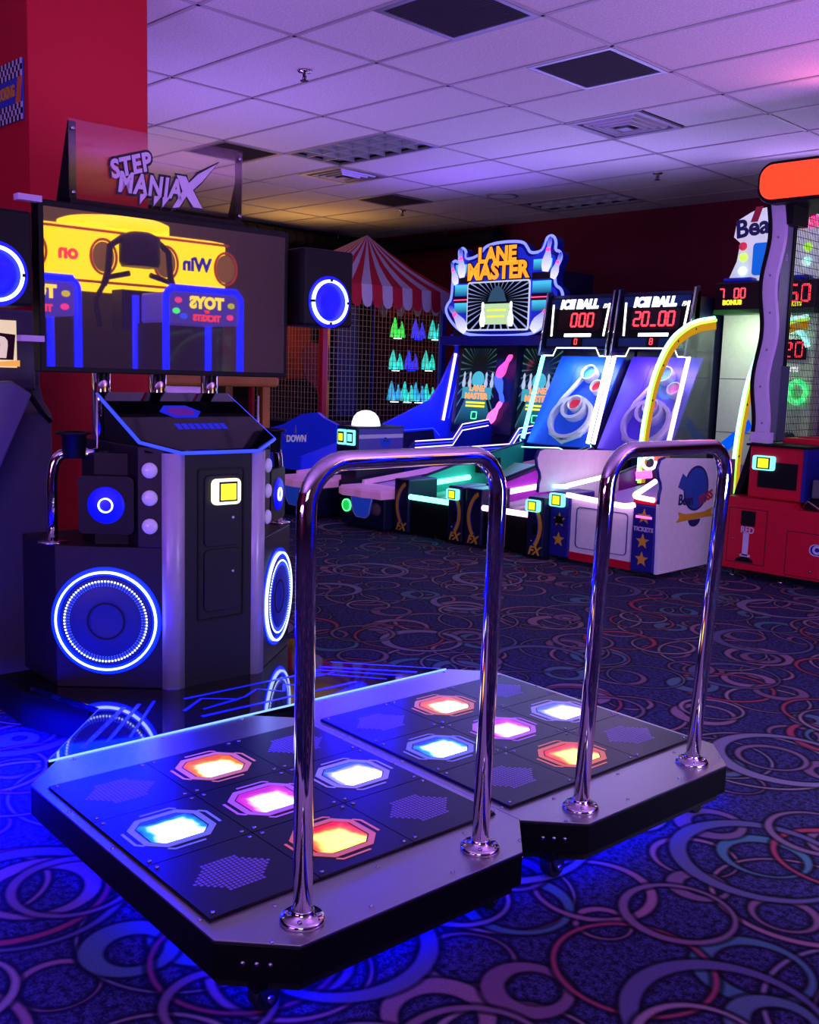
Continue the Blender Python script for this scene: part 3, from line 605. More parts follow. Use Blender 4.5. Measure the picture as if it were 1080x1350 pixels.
# ------------------------------------------------------------------ alley ball games (two, side by side)
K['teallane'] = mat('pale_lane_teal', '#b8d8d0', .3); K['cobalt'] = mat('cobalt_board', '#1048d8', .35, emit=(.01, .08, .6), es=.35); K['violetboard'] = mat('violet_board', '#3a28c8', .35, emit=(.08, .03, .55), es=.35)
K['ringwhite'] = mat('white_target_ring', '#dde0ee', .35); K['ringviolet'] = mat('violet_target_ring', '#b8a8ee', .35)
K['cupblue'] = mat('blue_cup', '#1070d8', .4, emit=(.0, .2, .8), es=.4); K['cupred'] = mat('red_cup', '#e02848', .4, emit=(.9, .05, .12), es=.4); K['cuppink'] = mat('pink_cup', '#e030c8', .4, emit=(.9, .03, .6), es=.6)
K['smoke'] = mat('smoked_display', '#1a0406', .15, spec=.6); K['headblue'] = mat('header_blue_print', '#143a70', .35)
def seg_poly(mb, pts, w_, y):                        # flat polyline facing -y
    for p, q in zip(pts, pts[1:]):
        p, q = V((p[0], 0, p[1])), V((q[0], 0, q[1])); n = (q-p).normalized().cross(V((0, 1, 0)))*w_
        mb.add([(p-n)+V((0, y, 0)), (q-n)+V((0, y, 0)), (q+n)+V((0, y, 0)), (p+n)+V((0, y, 0))], [(0, 1, 2, 3)])
    return mb
def reader(parent, x, y, z, w_=.12, h=.085, g='readercyan'):
    r = MB().prism(rrect(x, x+w_, z, z+h, .015), 'y', y-.03, y).build('card_reader', K[g], parent, .003)
    part('reader_bezel', K['black'], r, x+w_*.2, x+w_*.82, y-.0315, y-.03, z+h*.1, z+h*.9); part('reader_screen', K['readerscreen'], r, x+w_*.27, x+w_*.75, y-.0335, y-.031, z+h*.18, z+h*.82); return r
def ice(X, label, led, side, board, cups, score, ring, lightcol):
    t = thing('alley_ball_game', label, 'arcade machine', (X, 5.70, 0), 0, 'alley ball rollers')
    wd = .748
    for x0_, x1_, nm in ((0, .165, 'L'), (.60, wd, 'R')):
        po = part('front_post', K['navy'], t, x0_, x1_, 0, .34, .02, .45, bevel=.012)
        c = x0_+.02 if nm == 'R' else x1_-.02; s = 1 if nm == 'R' else -1
        arc = [(c+s*(.105-.045*((k-6)/6)**2), .10+.27*k/12) for k in range(13)]
        seg_poly(MB(), arc, .016, -.002).build('gold_arc', K['gold'], po); seg_poly(MB(), [(p[0]-s*.02, p[1]) for p in arc], .004, -.002).build('blue_arc', K['blue'], po)
        if nm == 'L': seg_poly(MB(), [(arc[-1][0], .37), (arc[-1][0]+.03, .405), (arc[-1][0]+.05, .41)], .016, -.002).build('gold_arc', K['gold'], po)
        else: part('coin_slot', K['black'], po, c+.04, c+.08, -.006, .0, .18, .26); MB().lathe([(.008, 0), (.007, -.006), (.0001, -.007)], (c+.03, 0, .13), 'y', 10).build('lock', K['bolt'], po)
        text('lettering', 'FX', .085, K['gold'], po, ((x0_+x1_)/2, -.002, .06), shear=.3, bold=.003)
        if nm == 'R': reader(t, x0_+.005, -.002, .345)
    part('front_panel', K['black'], t, .165, .60, .03, .06, .03, .30); MB().tube([(.165, .02, .312), (.60, .02, .312)], .021, 12).build('front_neon', led, t)
    for x in (0, wd-.03): 
        MB().prism([(.30, .02), (.30, .44), (.95, .575), (1.62, .70), (1.62, .02)], 'x', x, x+.03).build('side_wall', side, t); MB().tube([(x+.015, .30, .445), (x+.015, .95, .58), (x+.015, 1.62, .705)], .012, 8).build('rail_trim', K['navy'], t)
    MB().prism([(.06, .27), (1.1, .36), (1.5, .52), (1.62, .50), (1.62, .24), (.06, .24)], 'x', .03, wd-.03, True).build('lane', K['teallane'], t)
    MB().tube([(.045, .10, .375), (.045, .86, .418)], .022, 12).build('side_neon', led, t); MB().tube([(wd-.045, .10, .375), (wd-.045, .86, .418)], .022, 12).build('side_neon', led, t)
    for y, z in ((.95, .50), (1.15, .535)): part('ball_gate', K['black'], t, .03, .11, y, y+.06, z-.05, z+.05, bevel=.01)
    # tilted target board
    a = math.atan2(.80, .47); T = MX.Translation((0, 1.66, .70)) @ MX.Rotation(a, 4, 'X')
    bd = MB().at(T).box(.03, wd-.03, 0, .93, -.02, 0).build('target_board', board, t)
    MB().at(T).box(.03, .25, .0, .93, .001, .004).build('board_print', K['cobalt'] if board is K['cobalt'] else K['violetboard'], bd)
    def wall_ring(cx, cy, rx, ry, h, m_, a0=0, a1=360, nm='target_ring'):
        c = circ(cx, cy, rx, 40, a0, a1, ry); ci = circ(cx, cy, rx-.03, 40, a0, a1, ry-.03); n = len(c); vs = []; 
        for z in (0, h): vs += [(p[0], p[1], z) for p in c]+[(p[0], p[1], z) for p in ci]
        fs = []
        for i in range(n if a1-a0 == 360 else n-1):
            j = (i+1) % n; fs += [(i, j, 2*n+j, 2*n+i), (n+j, n+i, 3*n+i, 3*n+j), (2*n+i, 2*n+j, 3*n+j, 3*n+i)]
        MB().at(T).add(vs, fs).build(nm, m_, bd)
    wall_ring(.44, .26, .225, .215, .07, ring); wall_ring(.44, .36, .13, .12, .075, ring)
    lp = [(.66, .50), (.665, .26), (.60, .10), (.44, .02), (.28, .10), (.215, .26), (.26, .45), (.40, .70)]
    MB().at(T).tube([(x, y, .03) for x, y in lp], .022, 8).build('outer_guide', ring, bd)
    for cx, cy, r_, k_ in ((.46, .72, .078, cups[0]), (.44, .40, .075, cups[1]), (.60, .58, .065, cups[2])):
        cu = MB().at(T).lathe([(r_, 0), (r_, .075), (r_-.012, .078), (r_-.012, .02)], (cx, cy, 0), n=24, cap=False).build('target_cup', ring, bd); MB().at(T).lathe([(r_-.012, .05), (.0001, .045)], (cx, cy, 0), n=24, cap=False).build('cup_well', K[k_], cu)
    o = text('score_lettering', '1000', .06, K['black'], bd, (0, 0, 0), MX.Identity(4), .001, bold=.001); o.data.transform(T @ MX.Translation((.44, .036, .04)) @ MX.Rotation(R(90), 4, 'X'))
    # clear side guards with lit edge
    for x in (.012, wd-.012):
        g = MB().prism([(1.62, .72), (1.87, 1.52), (2.25, 1.52), (2.2, 1.3), (1.75, .70)], 'x', x-.003, x+.003).build('side_guard', K['glass'], t); MB().tube([(x, 1.62, .74), (x, 1.87, 1.50)], .019, 10).build('guard_neon', led if x < .1 else (K['led_white'] if led is K['led_teal'] else K['led_pink']), g)
    MB().tube([(.0, 1.60, .73), (.03, 1.59, .66), (.16, 1.59, .665), (.45, 1.59, .68), (.56, 1.59, .645), (.62, 1.59, .67), (wd, 1.60, .66)], .005, 6).build('lip_line', K['led_cyan'], t)
    MB().tube([(.03, 1.86, 1.50), (.13, 1.86, 1.50), (.165, 1.86, 1.57), (.60, 1.86, 1.57), (.64, 1.86, 1.50), (wd-.02, 1.86, 1.50)], .006, 6).build('header_line', K['led_white'], t)
    # header
    hd = MB().prism([(1.86, 1.56), (1.93, 2.02), (1.97, 2.05), (1.98, 2.04), (1.98, 1.56)], 'x', 0, wd).build('header', K['navy'], t)
    T2 = MX.Translation((0, 1.857, 1.565)) @ MX.Rotation(-math.atan2(.07, .46), 4, 'X')
    def hb(nm, m_, *b, **k): return MB().at(T2).box(*b).build(nm, m_, hd, **k)
    hb('header_face', K['black'], .02, wd-.02, -.004, 0, .01, .455); hb('header_print', K['headblue'], .05, wd-.05, -.006, -.003, .36, .45); hb('header_print', K['headblue'], .05, wd-.05, -.006, -.003, .02, .09)
    MB().at(T2).prism(rrect(.15, .62, .16, .345, .03), 'y', -.008, -.003).build('score_display', K['smoke'], hd)
    d0 = set(bpy.data.objects); digits(score, .18 if len(score) > 4 else .30, -.009, .255, .115, K['led_red'], hd, adv=.082 if len(score) > 4 else .088)
    digits('0' if len(score) < 5 else '8', .365, -.01, .06, .05, K['led_red'], hd); 
    for o in set(bpy.data.objects)-d0: o.data.transform(T2)
    hb('led_bar', K['led_white'], .24, .53, -.009, -.005, .105, .133); hb('small_display', K['smoke'], .33, .45, -.008, -.004, .02, .10)
    for x, dx in ((.085, -.02), (.655, .02)): MB().at(T2).add([(x, -.008, .11), (x+.02, -.008, .11), (x+.02+dx, -.008, .40), (x+dx, -.008, .40)], [(0, 1, 2, 3)]).build('led_bar', K['led_white'], hd)
    o = text('sign_lettering', 'ICE BALL', .105, K['whitesign'], hd, (0, 0, 0), FY, .001, .12, .009, sx=.98); o.data.transform(T2 @ MX.Translation((.36, -.009, .395)))
    o = text('sign_lettering', 'FX', .05, K['whitesign'], hd, (0, 0, 0), FY, .001, .3, .002); o.data.transform(T2 @ MX.Translation((.65, -.009, .375)))
    for x in (0, wd-.02): MB().prism([(1.80, 1.50), (1.90, 2.07), (1.96, 2.09), (1.985, 2.06), (1.985, 1.50)], 'x', x, x+.02).build('header_cheek', K['navy'], t, .006); MB().tube([(x+.01, 1.80, 1.50), (x+.01, 1.90, 2.07)], .009, 8).build('cheek_edge', K['chrome'], t)
    part('back_cabinet', K['navy'], t, 0, wd, 2.25, 2.5, .02, 1.56); part('header_neck', K['navy'], t, .25, wd, 1.98, 2.5, 1.56, 2.0)
    area('alley_glow', (X+wd/2, 6.6, .62), (X+wd/2, 6.3, .3), .3, .7, lightcol, 3.0); area('board_glow', (X+wd/2, 7.62, 1.54), (X+wd/2, 7.65, .9), .5, .15, (.7, .85, 1.0) if side is not None and led is K['led_teal'] else (.85, .6, 1), 5)
    return t
ice(-5.875, 'alley ball roller with teal neon lane and score 000 beside the bowling game', K['led_teal'], mat('teal_lit_lane_wall', '#1a8a80', .4), K['cobalt'], ('cupblue', 'cupred', 'cupred'), '000', K['ringwhite'], (.1, 1, .7))  # teal neon light is put into the wall colour
ice(-5.095, 'alley ball roller with magenta neon lane and score 20_00 beside the bean bag game', K['led_pink'], mat('purple_lit_lane_wall', '#9020a0', .4), K['violetboard'], ('cupblue', 'cuppink', 'cuppink'), '20_00', K['ringviolet'], (.8, .1, 1))  # wall colour carries the neon's purple light
# ------------------------------------------------------------------ bean bag game
BB = thing('bean_bag_game', 'white and blue bean bag toss game with gold stars and lime neon arches', 'arcade machine', (-4.47, 5.88, 0))
bw = 1.005; XO = .127; YO = -.11; K['starblue'] = mat('star_blue_post', '#1a1a78', .4); K['pinkwhite'] = mat('white_side_panel', '#d8cede', .45)
def star(cx, cz, r): return [(cx+(r if k % 2 == 0 else r*.42)*math.sin(R(36*k)), cz+(r if k % 2 == 0 else r*.42)*math.cos(R(36*k))) for k in range(10)]
for x0_, x1_ in ((XO, XO+.17), (bw-.195, bw-.02)):
    po = part('front_post', K['starblue'], BB, x0_, x1_, YO, YO+.30, .035, .50 if x0_ < .3 else .485, bevel=.01); c = (x0_+x1_)/2
    for z in ((.16, .30) if x0_ < .3 else (.12, .24, .405)): MB().prism(star(c, z, .052), 'y', YO-.004, YO).build('gold_star', K['gold'], po)
    if x0_ < .3: part('coin_slot', K['black'], po, c-.03, c+.03, YO-.008, YO, .275, .33)
    else: part('ticket_slot', K['led_mag'], po, c-.06, c+.06, YO-.007, YO-.003, .395, .41); text('lettering', 'TICKETS', .04, K['lilac'], po, (c, YO-.002, .32), bold=.001)
reader(BB, XO+.01, YO-.004, .395, .125, .095)
dr = part('front_door', K['pinkwhite'], BB, XO+.17, bw-.195, YO+.02, YO+.05, .05, .46)
MB().frame(rrect(.345, .765, .12, .41, .03), rrect(.349, .761, .124, .406, .028), 'y', YO+.014, YO+.022).build('door_outline', K['starblue'], dr); part('door_handle', K['grey'], dr, .53, .555, YO+.004, YO+.02, .24, .30, bevel=.004)
part('kick_plate', K['redlam'], BB, XO+.17, bw-.195, YO+.015, YO+.04, .03, .085)
MB().tube(fillet([(.27, YO, .485), (.62, YO-.03, .470), (.76, YO-.03, .462), (.82, YO+.01, .475)], .06), .018, 10).build('front_neon', K['led_pink'], BB)
MB().tube(fillet([(.815, YO+.25, .62), (.80, YO+.10, .56), (.81, YO-.02, .535), (.975, YO-.02, .525)], .06), .017, 10).build('post_neon', K['led_pink'], BB)
part('post_top', K['redlam'], BB, bw-.195, bw-.025, YO, YO+.30, .487, .515)
MB().tube([(XO+.03, YO-.01, .535), (XO+.15, YO-.01, .545)], .015, 10).build('post_neon', K['led_cyan'], BB); MB().tube([(XO+.14, YO, .55), (XO+.14, YO+.55, .60)], .016, 10).build('lane_neon', K['led_white'], BB)
MB().prism([(.05, .44), (.95, .52), (2.1, .62), (2.1, .3), (.05, .3)], 'x', XO+.17, bw-.2).build('toss_table', mat('violet_toss_table', '#6a40a8', .4), BB)
# wavy wings
wing = [(-.02, .50), (-.015, .56), (.0, .60), (-.01, .64), (-.04, .68), (-.055, .74), (-.03, .79), (.02, .80), (.97, .76), (.97, .03), (.0, .03)]
wl_ = MB().prism([(y+YO-.15, z) for y, z in wing[:-1]+[(.32, .03), (.32, .50)]], 'x', XO, XO+.022).build('side_wing', K['pinkwhite'], BB); MB().tube([(XO+.011, y+YO-.15, z) for y, z in wing[:8]], .012, 8).build('wing_edge', K['starblue'], wl_)
wr = MB().prism([(y+YO+.02, z) for y, z in wing], 'x', bw-.022, bw).build('side_wing', K['pinkwhite'], BB, label='white side panel with a round emblem'); MB().tube([(bw-.011, y+YO+.02, z) for y, z in wing[:8]], .012, 8).build('wing_edge', K['starblue'], wr)
ex = bw+.001
def dec(nm, poly, m_, k): return MB().prism(poly, 'x', ex, ex+.0006*k).build(nm, m_, wr)
K['embblue'] = mat('emblem_blue', '#2848a0', .5); K['embnavy'] = mat('emblem_navy', '#20205c', .5); K['embred'] = mat('emblem_red', '#b02038', .5)
ec, ez = .35, .56
dec('emblem_disc', circ(ec, ez+.02, .165, 40, 0, 360, .155), K['embnavy'], 1); dec('emblem_disc', circ(ec, ez+.02, .15, 40, 0, 360, .14), K['embblue'], 2)
dec('emblem_bag', [(ec-.24, ez+.04), (ec-.16, ez+.01), (ec-.12, ez+.09), (ec-.19, ez+.13)], K['embblue'], 3)
dec('emblem_ribbon', [(ec-.24, ez-.20), (ec-.2, ez-.165), (ec-.22, ez-.13), (ec-.12, ez-.15), (ec+.12, ez-.15), (ec+.25, ez-.125), (ec+.22, ez-.16), (ec+.26, ez-.19), (ec+.12, ez-.19), (ec-.12, ez-.195)], K['gold'], 3)
dec('emblem_base', circ(ec, ez-.195, .08, 20, 180, 360, .05), K['embnavy'], 2)
text('emblem_lettering', 'Bean', .10, K['embnavy'], wr, (ex+.003, ec-.13, ez-.055), FX, .0008, bold=.003, rot=-4); text('emblem_lettering', 'Bag', .06, K['embblue'], wr, (ex+.004, ec+.0, ez-.02), FX, .0008, bold=.002); text('emblem_lettering', 'TOSS', .085, K['embred'], wr, (ex+.003, ec+.13, ez-.055), FX, .0008, bold=.004, rot=14)
# arches: clear guard with neon outer edge and yellow inner strip
prof = [(.96, .50), (.97, .87), (1.075, 1.31), (1.29, 1.61), (1.62, 1.765), (1.98, 1.815)]
prof = [(p.x, p.y) for p in fillet([(a, b, 0) for a, b in prof], .16, 5)]
for x, nm in ((.172, 'L'), (bw-.045, 'R')):
    g = MB().prism(prof+[(1.98, .55)], 'x', x-.003, x+.003).build('arch_guard', clear('arch_acrylic', (.93, .95, .93), .02, .05, (.6, .7, .62)) if nm == 'L' else K['glass'], BB)
    MB().tube([(x, y, z) for y, z in prof], .015, 10).build('arch_neon', K['led_lime'], g); MB().tube([(x, y-.024, z+.02) for y, z in prof], .013, 8).build('arch_neon', K['led_cyan'], g)
    inn = []
    for k in range(len(prof)):
        p_, q_ = V((*prof[max(k-1, 0)], 0)), V((*prof[min(k+1, len(prof)-1)], 0)); n_ = (q_-p_).normalized(); inn.append((prof[k][0]+n_.y*.075, prof[k][1]-n_.x*.075))
    mb = MB()
    for (a, b), (c, d) in zip(zip(prof, inn), zip(prof[1:], inn[1:])): mb.add([(x+.005, *a), (x+.005, *c), (x+.005, *d), (x+.005, *b)], [(0, 1, 2, 3), (3, 2, 1, 0)])
    mb.build('arch_strip', mat('amber_arch_strip', '#c8a020', .4, emit=(.5, .34, .02), es=.5), g)
    for k in range(2, len(prof), 5): MB().lathe([(.011, 0), (.0001, .005)], (x+.006, (prof[k][0]+inn[k][0])/2, (prof[k][1]+inn[k][1])/2), 'x', 8).build('arch_bolt', K['black'], g)
part('arch_foot', K['gold'], BB, .60, .68, .45, .53, .73, .81)
MB().tube([(.40, .55, .60), (.50, .60, .62)], .03, 8).build('bag_chute', K['led_mag'], BB)
tor = [(.46+.055*math.cos(R(a)), .62, .70+.05*math.sin(R(a))) for a in range(0, 360, 20)]
MB().tube(tor, .012, 8, True).build('ring_neon', K['led_pink'], BB)
MB().tube([(.35, .9, .74), (.45, 1.0, .79), (.7, 1.05, .79)], .018, 8).build('chute_neon', K['led_green'], BB)
bk = part('target_wall', mat('pale_green_wall', '#c8d8c0', .45, emit=(.5, .62, .42), es=.10), BB, .17, bw-.03, 2.12, 2.2, .55, 1.9)
for z in (.88, 1.33): part('wall_seam', K['grey'], bk, .17, bw-.03, 2.118, 2.121, z, z+.006)
MB().add([(.17, 2.115, .60), (.17, 2.115, .74), (.46, 2.115, 1.0), (.50, 2.115, .94)], [(0, 1, 2, 3), (3, 2, 1, 0)]).build('wall_stripe', K['cupblue'], bk)
MB().tube([(.74+.19*math.cos(R(a)), 2.105, 1.52+.24*math.sin(R(a))) for a in range(20, 165, 12)], .022, 8).build('target_arc', K['led_cyan'], bk)
part('target_display', K['smoke'], bk, .69, .91, 2.10, 2.12, 1.50, 1.66); digits('20', .735, 2.098, 1.58, .11, K['led_red'], bk, adv=.09)
text('target_lettering', 'POINTS', .05, K['whitesign'], bk, (.77, 2.11, 1.42), bold=.002)
for x in (.68, .86): MB().tube([(x+.07*math.cos(R(a)), 2.10, 1.24+.085*math.sin(R(a))) for a in range(0, 360, 20)], .02, 8, True).build('target_ring', K['led_green'], bk)
for x, z in ((.66, .98), (.82, .86)): MB().lathe([(.06, 0), (.05, -.02), (.0001, -.02)], (x, 2.11, z), 'y', 18, cap=False).build('target_hole', K['navy'], bk)
ds = part('score_box', mat('dark_red_score_box', '#1e0408', .3), BB, .15, bw, 1.98, 2.2, 1.90, 2.12, bevel=.008); d0 = set(bpy.data.objects)
digits('7', .195, 1.976, 2.03, .075, K['led_red'], ds); digits('00', .325, 1.976, 2.03, .075, K['led_red'], ds); digits('50', .795, 1.976, 2.015, .125, K['led_red'], ds, adv=.1)
text('score_lettering', 'BONUS', .05, K['readerscreen'], ds, (.31, 1.974, 1.955), bold=.004); text('score_lettering', 'TICKETS', .045, K['readerscreen'], ds, (.83, 1.974, 1.93), bold=.002, sx=.8)
part('score_trim', mat('green_trim', '#2c5a28', .4), BB, .15, bw, 1.97, 2.1, 1.86, 1.90); part('score_cap', K['blue'], BB, .2, .45, 2.0, 2.2, 2.12, 2.16, bevel=.015); part('score_cap', K['blue'], BB, .68, .92, 2.0, 2.2, 2.12, 2.16, bevel=.015)
mq = MB().prism([(.19, 2.14), (.60, 2.14), (.97, 2.14), (.99, 2.70), (.70, 2.74), (.42, 2.71), (.36, 2.69), (.24, 2.63), (.22, 2.50), (.28, 2.45), (.26, 2.3)], 'y', 2.10, 2.16).build('marquee', mat('lit_marquee_art', '#c8c8d8', .4, var=.6, nscale=9, emit=(.75, .78, .85), es=.55), BB)
for k in range(4): MB().prism([(.36+k*.16, 2.61), (.42+k*.16, 2.61), (.46+k*.16, 2.73), (.40+k*.16, 2.73)], 'y', 2.095, 2.1).build('awning_stripe', K['embred'], mq)
text('marquee_lettering', 'Bean', .20, K['embnavy'], mq, (.43, 2.094, 2.57), bold=.006, rot=6); text('marquee_lettering', 'Bag', .12, K['embnavy'], mq, (.66, 2.094, 2.60), bold=.004); text('marquee_lettering', 'Toss', .17, K['led_hotpink'], mq, (.82, 2.094, 2.58), bold=.006, rot=4)
for x, z, m_ in ((.31, 2.42, K['cupred']), (.32, 2.33, K['led_lime']), (.32, 2.22, K['led_cyan']), (.70, 2.48, K['led_lime']), (.86, 2.38, K['led_lime']), (.86, 2.27, K['led_cyan'])): MB().lathe([(.035, 0), (.03, -.02), (.0001, -.03)], (x, 2.098, z), 'y', 16, cap=False).build('marquee_bulb', m_, mq)
MB().prism(rrect(.40, .66, 2.18, 2.44, .03), 'y', 2.094, 2.099).build('marquee_print', K['cupblue'], mq)
part('back_cabinet', K['white'], BB, XO+.02, bw, 2.2, 2.4, .02, 1.9)
area('bean_light', (-3.95, 7.72, 1.84), (-4.1, 7.95, 1.0), .5, .1, (.85, 1, .75), 4)
point('bean_table_glow', (-3.95, 6.25, .72), (1, .25, .7), 2.2, .1)
# ------------------------------------------------------------------ basketball hoop game
HG = thing('basketball_hoop_game', 'red basketball hoop game with wavy lilac column and orange lit header', 'arcade machine', (-3.28, 6.30, 0)); hwid = 1.45
part('base_cabinet', K['redlam'], HG, 0, hwid, 0, 1.1, .06, .50, bevel=.006)
MB().prism([(0, .50), (.50, .50), (.46, .54), (0, .545)], 'y', 0, 1.1).build('base_shoulder', K['redlam'], HG)
for x in (.06, .4, .7, 1.1): MB().lathe([(.02, 0), (.02, .012), (.008, .015), (.008, .06)], (x, .06, 0), n=12).build('levelling_foot', K['bolt'], HG)
def outl(nm, x0_, x1_, z0, z1, par): MB().frame(rrect(x0_, x1_, z0, z1, .005, 2), rrect(x0_+.005, x1_-.005, z0+.005, z1-.005, .004, 2), 'y', -.003, .001).build(nm, mat('dark_red_gap', '#3a0210', .6), par)
dr = part('door_left', K['redlam'], HG, .04, .30, -.004, .0, .11, .47); outl('door_gap', .035, .305, .105, .475, dr)
part('ticket_window', K['black'], dr, .125, .225, -.008, -.003, .36, .46); text('lettering', 'RED', .06, K['lilac'], dr, (.175, -.006, .33), bold=.001, sx=.85); text('lettering', '1', .20, K['lilac'], dr, (.168, -.006, .228), bold=.010)
part('numeral_serif', K['lilac'], dr, .135, .205, -.008, -.004, .152, .168)
MB().prism([(.10, .115), (.23, .115), (.225, .135), (.19, .15), (.14, .15), (.11, .135)], 'y', -.008, -.003).build('ticket_tray', K['black'], dr); MB().lathe([(.01, 0), (.0001, -.006)], (.075, -.004, .265), 'y', 12).build('lock', K['bolt'], dr)
d2 = part('door_right', K['redlam'], HG, .45, 1.2, -.004, .0, .08, .36); outl('door_gap', .445, 1.205, .075, .365, d2)
MB().prism(rrect(.60, 1.0, .225, .30, .037), 'y', -.008, -.003).build('logo_pill', K['starblue'], d2); MB().frame(rrect(.60, 1.0, .225, .30, .037), rrect(.606, .994, .231, .294, .032), 'y', -.0095, -.007).build('logo_rim', K['lilac'], d2); text('logo_lettering', 'CO', .07, K['lilac'], d2, (.675, -.009, .262), bold=.004)
MB().lathe([(.01, 0), (.0001, -.006)], (.615, -.004, .12), 'y', 10).build('lock', K['bolt'], d2)
tw = part('reader_tower', K['redlam'], HG, .12, .50, .06, .5, .545, .89, bevel=.012); part('tower_edge', K['starblue'], tw, .49, .515, .05, .5, .55, .90); part('screen_recess', K['black'], tw, .19, .455, .052, .062, .62, .79)
part('tower_cap', K['black'], tw, .10, .52, .04, .5, .89, .905); reader(tw, .155, .058, .735, .15, .095)
MB().prism([(-.02, .545), (.02, .545), (.10, .80), (.13, .92), (.08, .92)], 'y', .15, 1.0).build('side_cheek', K['black'], HG)
bt = MB().prism([(.50, .505), (.52, .56), (.62, .58), (.66, .60), (1.3, .60), (1.36, .505)], 'y', .08, .10).build('ball_tray_lip', K['black'], HG); MB().tube([(.505, .075, .52), (.53, .075, .56), (.63, .075, .50), (.74, .075, .485), (1.35, .075, .48)], .009, 8).build('tray_chrome', K['chrome'], bt)
part('tray_pocket', K['grey'], bt, .55, .62, .07, .09, .58, .70, bevel=.02)
MB().prism([(.1, .55), (1.05, .95), (1.05, .55)], 'x', .52, hwid).build('ball_ramp', K['black'], HG)
sl = MB().prism([(.57, .66), (.63, .66), (.73, .80), (.90, .80), (.90, .62)], 'y', .10, .16).build('ball_stop', mat('orange_ball_panel', '#a8502c', .45), HG); MB().lathe([(.05, 0), (.0001, -.006)], (.70, .098, .70), 'y', 20).build('stop_disc', K['blue'], sl); MB().lathe([(.03, 0), (.0001, -.006)], (.70, .098, .76), 'y', 20).build('stop_disc', K['redlam'], sl)
# wavy column
zs = [.92+1.60*k/40 for k in range(41)]; wave = lambda z: .155+.018*math.sin((z-.92)*2*math.pi/.62+.6)+(z-.92)*.012
lft = [(wave(z)-.05, z) for z in zs]; rgt = [(wave(z)+.035, z) for z in zs]; blk = [(wave(z)-.075, z) for z in zs]
cl = MB().prism(lft+rgt[::-1], 'y', .10, .14).build('wavy_column', K['lilac'], HG); MB().prism(blk+lft[::-1], 'y', .09, .16).build('wavy_edge', K['black'], cl)
for k in range(3, 40, 6): MB().lathe([(.008, 0), (.0001, -.004)], (wave(zs[k])-.008, .10, zs[k]), 'y', 8).build('column_screw', K['bolt'], cl)
part('column_foot', K['lilac'], cl, .10, .235, .08, .14, .91, .98)
gw = part('side_wall', mat('slate_grey_wall', '#5a6470', .4), HG, .175, .195, .14, .29, .92, 2.45); part('wall_edge', K['black'], gw, .17, .205, .28, .32, .92, 2.45); part('post_cap', K['black'], gw, .16, .26, .12, .34, 2.32, 2.47); part('lower_guard', mat('slate_dark', '#3a4654', .4), gw, .196, .21, .26, .36, .92, 1.42)
text('wall_lettering', 'ICE', .03, K['lilac'], gw, (.197, .21, 2.12), FX, .001, rot=90)
net = MB()
for k in range(58): y = .33+k*.026; net.box(.183, .187, y-.0022, y+.0022, .92, 2.45)
net.build('net_cord', K['matte'], HG, kind='stuff'); net = MB()
for k in range(34): z = .94+k*.046; net.box(.183, .187, .32, 1.82, z-.0015, z+.0015)
net.build('net_cord', K['matte'], HG, kind='stuff')
part('court_floor', K['redlam'], HG, .2, hwid, .36, 1.8, .90, .94); part('rear_post', K['grey'], HG, .17, .21, 1.80, 1.86, .06, 2.45); part('rear_board', K['grey'], HG, .85, hwid, 1.80, 1.86, .9, 2.45); part('front_rail', K['redlam'], HG, .24, hwid, .50, .60, .885, .95)
hd = MB().prism([(p[0]+.0, p[1]) for p in rrect(.06, hwid+.1, 2.44, 2.70, .10, 8)], 'y', .0, .55).build('header_shell', K['black'], HG, .01); MB().prism(rrect(.085, hwid+.08, 2.462, 2.678, .085, 8), 'y', -.03, .0).build('header_lens', K['orangehead'], hd, .02)
